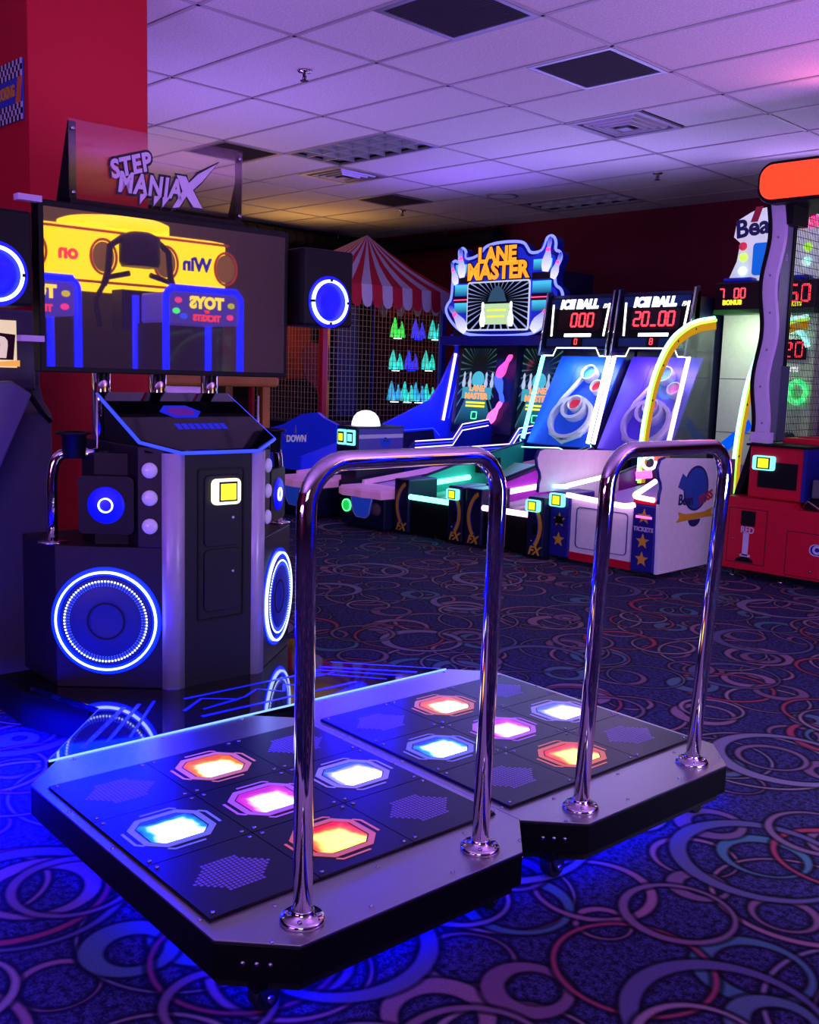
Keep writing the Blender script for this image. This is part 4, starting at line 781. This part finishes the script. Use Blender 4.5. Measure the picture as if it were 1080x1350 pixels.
# ------------------------------------------------------------------ two-lane bowling game
BG = thing('bowling_game', 'blue two-lane bowling game with pin-shaped marquee and pink ball ledges', 'arcade machine', (-7.36, 5.60, 0))
K['pinkledge'] = mat('pink_ledge', '#d890d8', .35, emit=(.7, .25, .65), es=.25); K['lanegloss'] = mat('violet_lane_gloss', '#9a80d8', .15, spec=.8); K['bluelit'] = mat('lit_blue_panel', '#1428e0', .35, emit=(.01, .02, .9), es=.28)
K['bluepan'] = mat('blue_bucket_panel', '#2048d0', .35, emit=(.02, .08, .7), es=.25)
for u, (x0_, x1_) in enumerate(((.02, .57), (.93, 1.455))):
    fr = part('lane_front', K['navy'], BG, x0_, x1_, .02, .3, .02, .27, bevel=.01); w_ = x1_-x0_
    led = [(x0_-.02, .30), (x0_-.02, .0), (x0_+w_*.15, -.05), (x0_+w_*.4, -.03), (x0_+w_*.6, -.05), (x0_+w_*.75, -.02), (x1_, -.02), (x1_, .30)]
    MB().prism(led, 'z', .27, .335).build('ball_ledge', K['pinkledge'], fr, .01); MB().prism([(x+(.01 if x < x0_+.1 else -.01), y+.015) for x, y in led], 'z', .335, .345).build('ledge_rim', K['pinkledge'], fr)
    bk_ = [(x0_+w_*.27, .265), (x0_+w_*.75, .265), (x0_+w_*.68, .13), (x0_+w_*.62, .10), (x0_+w_*.40, .10), (x0_+w_*.32, .14)]
    MB().prism(bk_, 'y', .0, .02).build('ball_bucket', K['bluepan'], fr, .004); MB().tube([(x, .0, z) for x, z in bk_[1:]+bk_[:1]], .004, 6).build('bucket_line', K['lilac'], fr)
    for x, on in ((x0_+.07, 1), (x1_-.09, 0)):
        col_ = (K['led_green'] if u else K['blueled']) if on else K['grey']
        MB().lathe([(.046, .02), (.044, .008), (.03, .006), (.0001, .004)], (x, 0, .18), 'y', 24, cap=False).build('start_button', mat('button_glow_%d%d' % (u, on), '#20e040' if (u and on) else ('#2030e0' if on else '#6a5a68'), .4, emit=((.02, .7, .1) if u else (.02, .05, .9)) if on else None, es=.8), fr)
        annulus(MB().at(MX.Translation((x, 0, .18))), .046, .054, .008, .02, 28).build('button_ring', col_, fr)
    ln = MB().prism([(.28, .33), (2.15, .47), (2.15, .30), (.28, .30)], 'x', x0_+.02, x1_-.02).build('lane', K['lanegloss'], BG)
    for x in (x0_, x1_-.03): MB().prism([(.25, .335), (.25, .375), (2.15, .54), (2.15, .48)], 'x', x, x+.03).build('lane_rail', K['pinkledge'], BG)
    part('lane_body', K['navy'], BG, x0_, x1_, .3, 2.15, .02, .30)
    MB().tube([(x1_-.05, .35, .40), (x1_-.05, 1.3, .47)], .012, 8).build('lane_neon', K['led_pink'], BG)
# divider console
cb = part('divider_console', K['navy'], BG, .50, .77, .32, .90, .02, .82, bevel=.008)
for k in range(2):
    r_ = MB().prism(rrect(.535+k*.12, .635+k*.12, .655, .79, .012), 'y', .295, .32).build('card_reader', K['readercyan'], cb, .003); part('reader_bezel', K['black'], r_, .545+k*.12, .625+k*.12, .293, .2955, .675, .77); part('reader_screen', K['readerscreen'] if k == 0 else K['readercyan'], r_, .557+k*.12, .613+k*.12, .291, .2935, .69, .755)
pp = part('console_print', mat('violet_print', '#4838a0', .4), cb, .771, .775, .34, .88, .60, .80); part('print_band', K['lilac'], pp, .775, .777, .34, .88, .715, .75); MB().lathe([(.065, .776), (.0001, .778)], (0, .66, .69), 'x', 24, cap=False).build('ball_print', K['blue'], pp)
for y, z in ((.66, .71), (.68, .69), (.645, .69)): MB().lathe([(.010, .7785), (.0001, .7790)], (0, y, z), 'x', 10, cap=False).build('finger_hole', K['navy'], pp)
dm = MB().lathe([(.13, 0), (.127, .03), (.11, .08), (.08, .115), (.04, .133), (.0001, .138)], (.62, .56, .82), n=32, cap=False).build('dome_lamp', glow('white_dome', (.95, .93, 1.0), 1.6), cb, label='glowing white dome lamp')
# side and divider walls
MB().prism([(.30, .02), (.30, .50), (.75, .62), (1.30, .775), (2.0, 1.03), (2.16, 1.205), (2.38, 1.57), (2.30, 1.72), (2.75, 1.72), (2.75, .02)], 'x', 0, .03).build('side_wall', K['bluelit'], BG)
MB().tube([(.035, 2.195, .82), (.035, 2.355, 1.52)], .016, 10).build('wall_neon', K['led_violet'], BG); MB().tube([(.034, 2.28, .84), (.034, 2.44, 1.40), (.034, 2.40, 1.5)], .004, 6).build('wall_line', K['bluetrim'], BG)
MB().tube([(.034, 1.05, .55), (.034, 1.45, .72), (.034, 2.05, .74), (.034, 2.15, .66)], .004, 6).build('wall_line', K['bluetrim'], BG); MB().prism([(1.1, .45), (1.5, .70), (2.05, .72), (2.12, .5)], 'x', .031, .034).build('wall_inset', K['navy'], BG)
step = [(.95, .56), (1.07, .675), (1.585, .685), (1.715, .825), (2.10, .866), (2.16, .80)]
for x, m_ in ((.72, K['deepblue']), (1.425, K['deepblue'])):
    s_ = MB().prism([(.90, .05)]+step+[(2.16, .05)], 'x', x, x+.025).build('divider_wall', m_, BG)
    for k in range(3): MB().tube([(x+.028, y, z-.03*k) for y, z in step[1:-1]], .005, 6).build('step_light', K['led_violet'] if k != 1 else K['bluetrim'], s_)
# sloped lane screens
K['pinpale'] = glow('pale_pin', (.5, .62, .62), .8); K['tealband'] = glow('teal_band', (.06, .4, .38), .8)
A1 = lane_art('lane_screen_art', '#0a1418', '#3c6a68', .9, .75); A2 = vgrad('lane_screen_low', '#04181c', '#2a8078', .8)
for x0_, x1_ in ((.14, .66), (.96, 1.43)):
    ay = math.atan2(.10, .80); T = MX.Translation((0, 2.26, .76)) @ MX.Rotation(-ay, 4, 'X'); c = (x0_+x1_)/2
    s_ = MB().at(T).box(x0_-.05, x1_+.05, .0, .03, -.06, .86).build('screen_surround', K['navy'], BG)
    MB().at(T).box(x0_, x1_, -.006, 0, .02, .82).build('lane_screen', A1, s_); MB().at(T).add([(x0_, -.008, .02), (x1_, -.008, .02), (c+.12, -.008, .33), (c-.12, -.008, .33)], [(0, 1, 2, 3)]).build('screen_lane', A2, s_)
    MB().at(T @ MX.Translation((c, 0, .50))).lathe([(.085, -.009), (.0001, -.011)], ax='y', n=24, cap=False).build('screen_ball', glow('screen_ball_teal', (.08, .55, .5), .8), s_)
    for k, dx in enumerate((-.19, -.11, .11, .19)):
        MB().at(T).prism([(c+dx+px*.5, .42+pz*.16) for px, pz in [(-.03, 0), (.03, 0), (.05, .25), (.02, .6), (.03, .85), (0, 1), (-.03, .85), (-.02, .6), (-.05, .25)]], 'y', -.011, -.008).build('screen_pin', K['pinpale'], s_)
    MB().at(T).box(c-.2, c+.2, -.0095, -.008, .30, .42).build('screen_band', K['tealband'], s_)
    for s, dz in (('LANE', .405), ('MASTER', .325)): o = text('screen_lettering', s, .085, glow('screen_orange', (1.0, .30, .08), 1.4), s_, (0, 0, 0), FY, .001, bold=.004); o.data.transform(T @ MX.Translation((c, -.012, dz)))
    for dz in (.215, .25): MB().at(T).box(c-.13, c+.13, -.0105, -.009, dz, dz+.02).build('screen_caption', K['readerscreen'], s_)
    MB().at(T).frame(rrect(c-.04, c+.04, .09, .17, .012), rrect(c-.03, c+.03, .10, .16, .008), 'y', -.011, -.009).build('screen_badge', K['led_green'], s_)
# neon pins between the screens
def pin(cx, cz_, h, rot, k=1):
    P_ = [(-.10, 0), (.10, 0), (.16, .16), (.17, .3), (.10, .52), (.055, .66), (.075, .82), (.06, .95), (0, 1), (-.06, .95), (-.075, .82), (-.055, .66), (-.10, .52), (-.17, .3), (-.16, .16)]
    a_ = R(rot); return [(cx+h*k*(x*math.cos(a_)-(z-.5)*math.sin(a_)), cz_+h*(x*math.sin(a_)+(z-.5)*math.cos(a_))) for x, z in P_]
cd = MB().prism([(2.20, .72), (2.26, 1.60), (2.6, 1.60), (2.6, .72)], 'x', .69, .95).build('center_column', K['navy'], BG)
for x, z, rot, m_ in ((1.005, 1.40, -38, K['led_hotpink']), (.955, 1.17, 18+180, K['led_bluepin']), (.90, .94, -38, K['led_mag'])): MB().prism(pin(x-.14, z, .28, rot, .95), 'y', 2.16, 2.19).build('neon_pin', m_, cd)
# marquee
mo = [(.42, 1.69), (.25, 1.77), (.13, 1.88), (.09, 1.96), (.12, 2.02), (.17, 2.06), (.18, 2.30), (.17, 2.36), (.16, 2.42), (.20, 2.45), (.25, 2.42), (.26, 2.47), (.25, 2.54), (.30, 2.57), (.35, 2.53), (.34, 2.45), (.45, 2.46), (.55, 2.50), (.60, 2.56), (.72, 2.585), (.90, 2.59), (1.08, 2.575), (1.13, 2.52), (1.17, 2.46), (1.30, 2.47), (1.34, 2.52), (1.36, 2.60), (1.43, 2.61), (1.47, 2.55), (1.46, 2.47), (1.52, 2.46), (1.54, 2.40), (1.50, 2.33), (1.47, 2.26), (1.48, 2.15), (1.55, 2.12), (1.58, 2.05), (1.55, 1.98), (1.48, 1.88), (1.36, 1.76), (1.18, 1.69)]
for _ in range(2): mo = [q for a, b in zip(mo, mo[1:]+mo[:1]) for q in ((a[0]*.75+b[0]*.25, a[1]*.75+b[1]*.25), (a[0]*.25+b[0]*.75, a[1]*.25+b[1]*.75))]
mq = MB().prism(mo, 'y', 2.12, 2.24).build('marquee', K['deepblue'], BG); MB().tube([(x, 2.118, z) for x, z in mo], .014, 8, True).build('marquee_rim', glow('blue_violet_rim', (.14, .17, 1.0), 2.2), mq)
inset = [(.8+(x-.8)*.92, 2.14+(z-2.14)*.90) for x, z in mo]; MB().prism(inset, 'y', 2.112, 2.12).build('marquee_art', mat('marquee_blue_art', '#1428c8', .3, emit=(.02, .04, .8), es=.4), mq)
CB = vgrad('cyan_band', '#0a5a80', '#50d8f0', .8)
for x0_, x1_ in ((.22, .42), (1.22, 1.44)):
    for z0, z1 in ((2.30, 2.40), (2.09, 2.20), (1.92, 2.02)): part('cyan_band', CB, mq, x0_, x1_, 2.108, 2.111, z0, z1)
    for z in (2.25, 2.055): part('dark_band', K['lettershadow'], mq, x0_-.01, x1_+.01, 2.108, 2.111, z-.035, z+.03); 
    part('red_line', K['led_hotpink'], mq, x0_-.01, x1_+.01, 2.106, 2.108, 2.045, 2.055)
PG = vgrad('pin_white_blue', '#e8ecff', '#1020b0', 1.0)
for x, z, h, rt_ in ((.30, 2.42, .30, 6), (.205, 2.32, .24, 18), (1.39, 2.44, .32, -8), (1.50, 2.33, .25, -20), (.27, 1.87, .36, 42), (1.36, 1.87, .36, -42)):
    p_ = MB().prism(pin(x, z, h, rt_, 1), 'y', 2.098, 2.106).build('marquee_pin', PG, mq)
    q = [V((0, .66)), V((0, .60))]; a_ = R(rt_); MB().prism([(x+h*(u*math.cos(a_)-(v-.5)*math.sin(a_)), z+h*(u*math.sin(a_)+(v-.5)*math.cos(a_))) for u, v in ((-.08, .58), (.08, .58), (.07, .68), (-.07, .68))], 'y', 2.095, 2.099).build('pin_stripe', K['led_hotpink'], p_)
MB().prism(rrect(.40, 1.20, 1.74, 2.22, .03), 'y', 2.098, 2.106).build('screen_bezel', glow('pale_bezel', (.7, .78, .9), .8), mq)
sc_ = MB().prism(rrect(.415, 1.185, 1.755, 2.205, .025), 'y', 2.094, 2.099).build('marquee_screen', lane_art('marquee_screen_art', '#03040c', '#8aa0d0', 1.0, .62), mq)
part('screen_card', glow('screen_card', (.55, .80, .42), .9), sc_, .64, .96, 2.090, 2.093, 1.80, 2.0); part('screen_card_line', K['readerscreen'], sc_, .68, .92, 2.088, 2.090, 1.93, 1.945); part('screen_card_line', K['readerscreen'], sc_, .68, .90, 2.088, 2.090, 1.87, 1.885)
MB().prism([(.68, 2.02), (.92, 2.02), (.88, 2.12), (.82, 2.17), (.78, 2.17), (.72, 2.12)], 'y', 2.090, 2.093).build('screen_machine', mat('screen_slate', '#1c3448', .4, emit=(.03, .09, .15), es=.8), sc_)
for x in (.62, .98): MB().prism(pin(x, 1.90, .24, 0, .9), 'y', 2.089, 2.093).build('screen_pin', K['whitesign'], sc_)
OG = vgrad('orange_letter', '#d82c08', '#ffa428', 1.05)
for s, x, z, sz, sx in (('LANE', .77, 2.465, .20, 1.0), ('MASTER', .78, 2.31, .22, .98)):
    for nm, m_, bo, dy in (('lettering_shadow', mat('maroon_letter_back', '#3a0a20', .4), .022, 2.101), ('lettering', OG, .010, 2.097)): text(nm, s, sz, m_, mq, (x, dy, z), bold=bo, sx=sx, ext=.001)
part('marquee_neck', K['navy'], BG, .10, 1.46, 2.24, 2.75, 1.60, 2.3); part('rear_cabinet', K['navy'], BG, .0, 1.455, 2.40, 2.75, .02, 1.60); part('canopy', K['deepblue'], BG, .05, 1.45, 2.10, 2.4, 1.60, 1.69)
area('bowling_glow', (-6.6, 7.6, 1.58), (-6.6, 7.2, .6), 1.0, .2, (.12, .12, 1), 18)
# ------------------------------------------------------------------ clown toss tent
CT = thing('clown_toss_game', 'carnival ball toss booth with red and white striped canopy and wire cage', 'arcade machine', (-8.0, 6.70, 0))
K['canred'] = mat('canopy_red_cloth', '#c01838', .7); K['canwhite'] = mat('canopy_white_cloth', '#c8b8d8', .7); K['wire'] = mat('cage_wire', '#b09a7a', .4, .4); K['wirered'] = mat('cage_post_red', '#b01830', .4)
# local: x toward the room (0 = cage face), y along the face
cx0, cx1, cy0, cy1 = -1.35, .10, -.18, 1.88; ap = (-.40, .93, 2.78); ze = 2.20
per = []; N1, N2 = 14, 10
for k in range(N1): per.append((cx1, cy0+(cy1-cy0)*k/N1))
for k in range(N2): per.append((cx1+(cx0-cx1)*k/N2, cy1))
for k in range(N1): per.append((cx0, cy1+(cy0-cy1)*k/N1))
for k in range(N2): per.append((cx0+(cx1-cx0)*k/N2, cy0))
can = part('canopy_frame', K['black'], CT, cx0+.1, cx1-.1, cy0+.1, cy1-.1, 2.12, 2.16)
for k in range(len(per)):
    p, q = per[k], per[(k+1) % len(per)]; m_ = K['canred'] if k % 2 else K['canwhite']; mid = [((a+b)/2) for a, b in zip(p, q)]
    sag = lambda P_, t_: (P_[0]+(ap[0]-P_[0])*t_, P_[1]+(ap[1]-P_[1])*t_, ze+(ap[2]-ze)*t_**1.0-.05*math.sin(math.pi*t_))
    vs = []; 
    for t_ in (0, .25, .5, .75, 1): vs += [sag(p, t_), sag(q, t_)]
    MB().add(vs, [(2*i, 2*i+1, 2*i+3, 2*i+2) for i in range(4)], True).build('canopy_stripe', m_, can)
    n = V((q[1]-p[1], p[0]-q[0], 0)).normalized()*.012; dn = [(p[0]+(q[0]-p[0])*s, p[1]+(q[1]-p[1])*s, z) for s, z in ((0, ze), (1, ze), (1, 2.06), (.93, 2.01), (.75, 1.975), (.5, 1.965), (.25, 1.975), (.07, 2.01), (0, 2.06))]
    MB().add([tuple(V(v)+n*(1-(v[2]-1.96)/.3)*2) for v in dn], [tuple(range(len(dn)))]).build('valance_flap', m_, can)
cg = part('cage_floor', K['navy'], CT, -1.2, 0, 0, 1.75, .70, .75)
for x, y in ((0, 0), (0, 1.75), (-1.2, 0), (-1.2, 1.75)): part('cage_post', K['wirered'] if y == 0 else K['blue'], CT, x-.03, x+.03, y-.03, y+.03, .0, 2.16)
part('cage_panel', K['gold'], CT, -.01, .01, .035, .055, .75, 2.1)
m = MB()
for k in range(31): y = .03+k*.056; m.box(-.002, .002, y-.0022, y+.0022, .75, 2.05)
for k in range(22): z = .78+k*.0585; m.box(-.002, .002, .03, 1.72, z-.0022, z+.0022)
m.build('wire_mesh', K['wire'], cg, kind='stuff'); m = MB()
for k in range(22): x = -1.17+k*.055; m.box(x-.0022, x+.0022, -.002, .002, .75, 2.05)
for k in range(22): z = .78+k*.0585; m.box(-1.17, -.03, -.002, .002, z-.0022, z+.0022)
m.build('wire_mesh', K['wire'], cg, kind='stuff')
part('backdrop', mat('dark_backdrop', '#1a0a10', .8, var=.8, nscale=3), CT, -1.2, -1.17, 0, 1.75, .75, 2.1); part('backdrop_pole', K['gold'], CT, -.9, -.84, .72, .80, .75, 2.1)
part('backdrop_drape', mat('orange_drape', '#8a2c14', .7, var=.5, nscale=6), CT, -1.16, -1.12, .1, .75, 1.2, 2.1); part('backdrop_panel', mat('blue_drape', '#141c70', .6, var=.4), CT, -.80, -.77, .85, 1.15, .80, 2.05)
MB().prism([(.22, 1.52), (.34, 1.60), (.58, 1.58), (.62, 1.30), (.56, 1.12), (.48, .98), (.40, 1.12), (.26, 1.22), (.22, 1.36)], 'x', -.62, -.60).build('red_face_board', mat('dark_red_board', '#701420', .6, var=.4), CT)
fm = {}
for k, c in {'g': (.06, .9, .1), 'b': (.06, .05, .9), 'c': (.05, .8, .65), 't': (.05, .45, .85)}.items(): fm[k] = mat('lit_fur_'+k, c, .9, var=.6, nscale=90, emit=c, es=.75)  # coloured light from below is put into the fur colour and emission
figs = [(1.385, 1.70, 'g'), (1.735-.02, 1.705, 'b'), (2.0, 1.71, 'c'), (1.37, 1.34, 'c'), (1.62, 1.345, 'b'), (1.90, 1.35, 'c'), (1.36, .99, 't'), (1.57, .985, 'c'), (1.75, .98, 't'), (1.93, .965, 'c')]
sh = None
for z in (1.69, 1.33, .965): part('target_shelf', K['black'], CT, -.60, -.28, 1.2, 2.05, z-.035, z-.022)
for y, z, k in figs:
    f_ = MB(); 
    for dy, s in ((-.05, 1), (.055, .8)):
        for q in range(9):
            a_ = 2*math.pi*q/9; rr_ = .032; f_.tube([(-.35+.03*math.cos(a_)*.3, y+dy+rr_*.25*math.sin(a_)*.5, z+.20*s+.02*math.sin(q)), (-.35+.03*math.cos(a_), y+dy+rr_*.7*math.sin(a_), z+.10*s), (-.35+.045*math.cos(a_), y+dy+rr_*1.25*math.sin(a_), z+.0)], [.004, .013, .010], 5)
    b_ = f_.build('target_figure', fm[k], CT); MB().lathe([(.002, .0), (.03, .02), (.042, .06), (.034, .11), (.0001, .13)], (-.36, y, z+.08), n=12, cap=False).build('figure_head', K['matte'], b_)
    part('figure_lamp', K['led_white'] if k != 'b' else K['blueled'], b_, -.31, -.25, y-.10, y-.03, z-.02, z-.012)
area('tent_lamp', (-8.5, 7.4, 2.05), (-8.5, 7.4, 1.0), .5, .8, (1, .4, .1), 5); point('tent_valance_lamp', (-8.12, 6.95, 2.12), (1, .35, .05), 1.5, .04)
part('booth_base', K['navy'], CT, -1.2, -.02, 0, 1.75, .02, .70)
wg = MB().prism([(-.72, .28), (-.70, .66), (-.35, .74), (-.05, .86), (.18, .885), (.30, .83), (.48, .78), (.48, .28)], 'y', -.22, -.18).build('side_panel', K['bluelit'], CT, label='blue side panel with pale lettering'); text('side_lettering', 'DOWN', .095, mat('emissive_letter', '#c8b8e8', .4, emit=(.5, .4, .8), es=.35), wg, (-.14, -.222, .60), bold=.003, shear=.1, rot=4)  # painted letters given emission to read brighter
for pts in ([(-.36, .64), (-.26, .61), (-.24, .57), (-.29, .58)], [(-.15, .75), (-.13, .66), (-.17, .66)], [(.06, .68), (-.02, .64), (-.01, .62)]): MB().prism(pts, 'y', -.222, -.22).build('side_star', K['lilac'], wg)
part('front_counter', K['deepblue'], CT, .0, .48, -.18, 1.5, .02, .60)
# ------------------------------------------------------------------ wooden display case
WC = thing('wooden_display_case', 'oak framed glass display case behind the dance cabinet', 'display case', (-5.62, 3.36, 0))
part('case_top', K['wood'], WC, -.55, .04, -.03, .93, 1.175, 1.245, bevel=.02); part('case_base', K['wood'], WC, -.50, .0, 0, .88, .02, .55)
for x, y in ((-.06, .82), (-.06, 0), (-.5, .82), (-.5, 0)): part('corner_post', K['wood'], WC, x, x+.06, y, y+.06, .55, 1.175)
part('front_pane', K['glass'], WC, -.03, -.025, .06, .82, .55, 1.175); part('side_pane', K['glass'], WC, -.44, -.06, .85, .855, .55, 1.175); part('case_back', mat('case_backdrop', '#3a3028', .6, var=.6, nscale=5), WC, -.5, -.48, .06, .82, .55, 1.175); part('case_shelf', K['glass'], WC, -.44, -.06, .06, .82, .82, .83)
# ------------------------------------------------------------------ grey cabinet at the pillar
GA = thing('arcade_cabinet', 'grey angular arcade cabinet with lit screen against the red pillar', 'arcade machine', (-3.98, 1.925, 0))
# local x toward the room, y along
MB().prism([(-.05, .02), (.05, .02), (.05, 1.09), (-.02, 1.14), (-.05, 1.20), (-.05, 1.40), (-.20, 1.45), (-.30, 1.45), (-.30, .02)], 'y', -.85, -.055).build('body', K['grey'], GA, .006)
sr = part('screen_surround', K['grey'], GA, -.05, -.02, -.80, -.085, 1.18, 1.50, bevel=.01); part('lit_screen', glow('cream_lit_screen', (.85, .66, .42), .9), sr, -.0195, -.016, -.75, -.165, 1.27, 1.455)
MB().prism([(-.60, 1.30), (-.18, 1.30), (-.17, 1.40), (-.58, 1.43)], 'x', -.0158, -.0145).build('screen_print', mat('brown_screen_print', '#3a1420', .5), sr); text('screen_lettering', 'n', .15, mat('cream_letter', '#e8d8c0', .5, emit=(.8, .65, .45), es=.7), sr, (-.013, -.245, 1.36), FX, .001, bold=.008, shear=.15)
MB().add([(-.012, -.4, 1.275), (-.012, -.155, 1.275), (-.012, -.155, 1.30)], [(0, 1, 2)]).build('screen_print', mat('amber_print', '#e89030', .5, emit=(.9, .45, .1), es=.8), sr)
MB().prism([(-.60, 1.20), (-.24, 1.22), (-.16, 1.17), (-.36, .74), (-.6, .6)], 'x', .05, .11).build('control_wing', mat('pale_grey_wing', '#6a6880', .4), GA, .01)
MB().tube([(.052, -.15, 1.17), (.052, -.10, 1.10), (.052, -.06, 1.06)], .012, 8).build('trim_cable', K['black'], GA)
# ------------------------------------------------------------------ wall sign on the pillar
WS = thing('wall_sign', 'checkered banner sign with gold lettering on the red pillar', 'sign', (-4.54, 2.058, 0))
def sgn(x): return x
part('sign_board', mat('sign_blue', '#2a3c9c', .5), WS, -.62, .0, -.008, 0, 2.36, 2.62)
chk_d = K['black']; chk_w = mat('sign_white', '#b8b4c0', .5); 
mbw, mbb = MB(), MB()
for r_ in range(3):
    for c_ in range(32):
        for z0 in (2.36, 2.545): (mbw if (r_+c_) % 2 else mbb).box(-.62+c_*.0194, -.62+(c_+1)*.0194, -.0095, -.008, z0+r_*.025, z0+(r_+1)*.025)
mbw.build('check_pattern', chk_w, WS, kind='stuff'); mbb.build('check_pattern', chk_d, WS, kind='stuff')
MB().prism([(-.07, 2.435), (-.02, 2.435), (.0, 2.545), (-.04, 2.545)], 'y', -.0095, -.008).build('sign_flash', mat('sign_orange', '#c86428', .5), WS)
text('sign_lettering', 'OOKING', .068, K['gold'], WS, (-.075, -.009, 2.49), bold=.003, align='RIGHT', sx=.62)
# ------------------------------------------------------------------ machines across the aisle, seen in the dark screen
def lt(a, b): return wl(a, b)
CM = thing('claw_machine', 'giant yellow-topped claw machine reflected in the dark screen', 'arcade machine', lt(3.25, -3.55), TH+math.pi)
# local: faces the dance cabinet; x to its own right, y depth (behind), z up
MB().prism([(-.98, 0), (.98, 0), (.98, .7), (-.98, .7)], 'z', .05, .75).build('base', K['charcoal'], CM, .01)
hd = MB().prism([(-.98, -.05), (-.80, -.12), (.80, -.12), (.98, -.05), (.98, .75), (-.98, .75)], 'z', 1.98, 2.48).build('lit_header', K['yellowsign'], CM, .02)
mo_ = mat('orange_line', '#b83008', .5, emit=(.6, .06, .0), es=.8); br_ = mat('brown_disc', '#8a5a18', .5, emit=(.4, .18, .02), es=.8)
for z in (2.01, 2.45): MB().tube([(-.97, -.12, z), (-.8, -.13, z), (.8, -.13, z), (.97, -.12, z)], .012, 8).build('header_line', mo_, hd)
for x in (-.93, -.30, .30, .93): MB().prism(circ(x, 2.23, .10, 28, 0, 360, .13), 'y', -.135, -.12).build('header_disc', br_, hd); MB().tube([(px, -.137, pz) for px, pz in circ(x, 2.23, .12, 28, 0, 360, .15)], .012, 6, True).build('disc_ring', mo_, hd)
for x in (-.62, .02, .62): text('header_lettering', 'Win' if x != .62 else 'on', .17, K['blue'] if x != .62 else K['led_red'], hd, (x, -.135, 2.24), bold=.008) if x != .02 else None
MB().lathe([(.5, 2.48), (.5, 2.58), (.45, 2.60)], (0, .3, 0), n=28).build('top_disc', K['yellowsign'], CM)
cw = MB().lathe([(.16, 2.16), (.18, 2.20), (.18, 2.42), (.10, 2.46)], (0, -.22, 0), n=20).build('claw_head', K['black'], CM)
for s in (-1, 1): MB().tube([(s*.14, -.22, 2.42), (s*.28, -.22, 2.32), (s*.30, -.22, 2.10), (s*.34, -.22, 1.98)], .03, 8).build('claw_arm', K['black'], cw); MB().tube([(s*.10, -.22, 2.1), (s*.3, -.22, 2.05), (s*.42, -.22, 1.85), (s*.38, -.22, 1.62)], .025, 8).build('claw_finger', K['black'], cw)
part('claw_body', K['black'], cw, -.22, .22, -.32, -.12, 1.6, 1.95); MB().tube([(0, -.22, 2.44), (0, -.1, 2.46)], .03, 8).build('claw_mount', K['black'], cw)
for x in (-.95, .95): part('corner_post', K['charcoal'], CM, x-.03, x+.03, -.0, .7, .75, 1.98)
part('rear_wall', K['charcoal'], CM, -.95, .95, .68, .7, .75, 1.98)
TM = thing('ticket_machine', 'blue framed toy and ticket prize machine reflected in the dark screen', 'arcade machine', lt(3.48, -2.6), TH+math.pi)
for s in (-1, 1): MB().tube(fillet([(s*.36, 0, .05), (s*.36, 0, 1.90), (s*.30, 0, 1.95)], .05), .03, 10).build('blue_frame', K['blueled'], TM); MB().tube([(s*.36, .55, .05), (s*.36, .55, 1.90)], .03, 10).build('blue_frame', K['blueled'], TM)
MB().tube([(-.32, 0, 1.95), (.32, 0, 1.95)], .03, 10).build('blue_frame', K['blueled'], TM)
hs = MB().prism(rrect(-.33, .33, 1.66, 1.92, .03), 'y', -.01, .5).build('header', mat('violet_header', '#2c1a78', .4, emit=(.08, .04, .4), es=1.6), TM)
text('header_lettering', 'TOYS', .13, glow('toy_yellow', (1, .7, .05), 3), hs, (-.02, -.013, 1.835), bold=.008); text('header_lettering', 'or', .05, K['led_red'], hs, (-.02, -.013, 1.77), bold=.003); text('header_lettering', 'TICKETS', .07, K['led_red'], hs, (-.02, -.013, 1.71), bold=.004)
for x, z, m_ in ((.25, 1.85, 'led_hotpink'), (.27, 1.76, 'led_green'), (-.26, 1.83, 'readerscreen'), (-.25, 1.73, 'led_hotpink'), (.2, 1.72, 'led_bluepin')): MB().prism(circ(x, z, .035, 12, 0, 360, .025), 'y', -.013, -.01).build('header_candy', K[m_], hs)
part('base', K['charcoal'], TM, -.36, .36, 0, .6, .02, .75, bevel=.01); part('front_pane', K['glass'], TM, -.33, .33, .02, .025, .75, 1.66); part('rear_wall', K['charcoal'], TM, -.36, .36, .58, .6, .75, 1.9); part('side_wall', K['charcoal'], TM, .34, .36, .05, .55, .75, 1.66)
TM2 = copy_tree(TM); TM2.location = lt(2.0, -2.6); TM2['label'] = 'second blue framed prize machine, cut by the edge of the dark screen'; TM['group'] = TM2['group'] = 'blue framed prize machines'

DU = thing('cable_duct', 'black corrugated duct hung under the ceiling behind the striped tent', 'duct', (-10.2, 8.0, 0))
dp = [(.0, -1.6, 2.90), (.02, -.8, 2.94), (.0, .0, 2.93), (.05, .7, 2.90), (.3, 1.25, 2.90), (1.2, 1.35, 2.93), (2.2, 1.35, 2.94)]
fp = fillet(dp, .3, 8); MB().tube(fp, .085, 14).build('duct_hose', K['matte'], DU)
for k in range(0, len(fp), 2): 
    q_ = fp[k]; MB().lathe([(.095, -.012), (.098, 0), (.095, .012)], tuple(q_), 'y', 14).build('duct_rib', K['black'], DU)
for k in (4, len(fp)//2, len(fp)-4): MB().tube([tuple(fp[k]), (fp[k].x, fp[k].y, H)], .006, 6).build('hanger_rod', K['bolt'], DU)
MB().tube([(.95+.22*math.cos(R(a)), 1.52+.22*math.sin(R(a)), 1.80) for a in range(0, 360, 15)], .012, 8, True).build('hoop_rim', mat('orange_rim', '#d04818', .4, .3), HG)
part('rim_bracket', K['grey'], HG, .91, .99, 1.72, 1.80, 1.76, 1.82); part('backboard_print', K['whitesign'], HG, .87, 1.42, 1.79, 1.80, 1.86, 2.3)
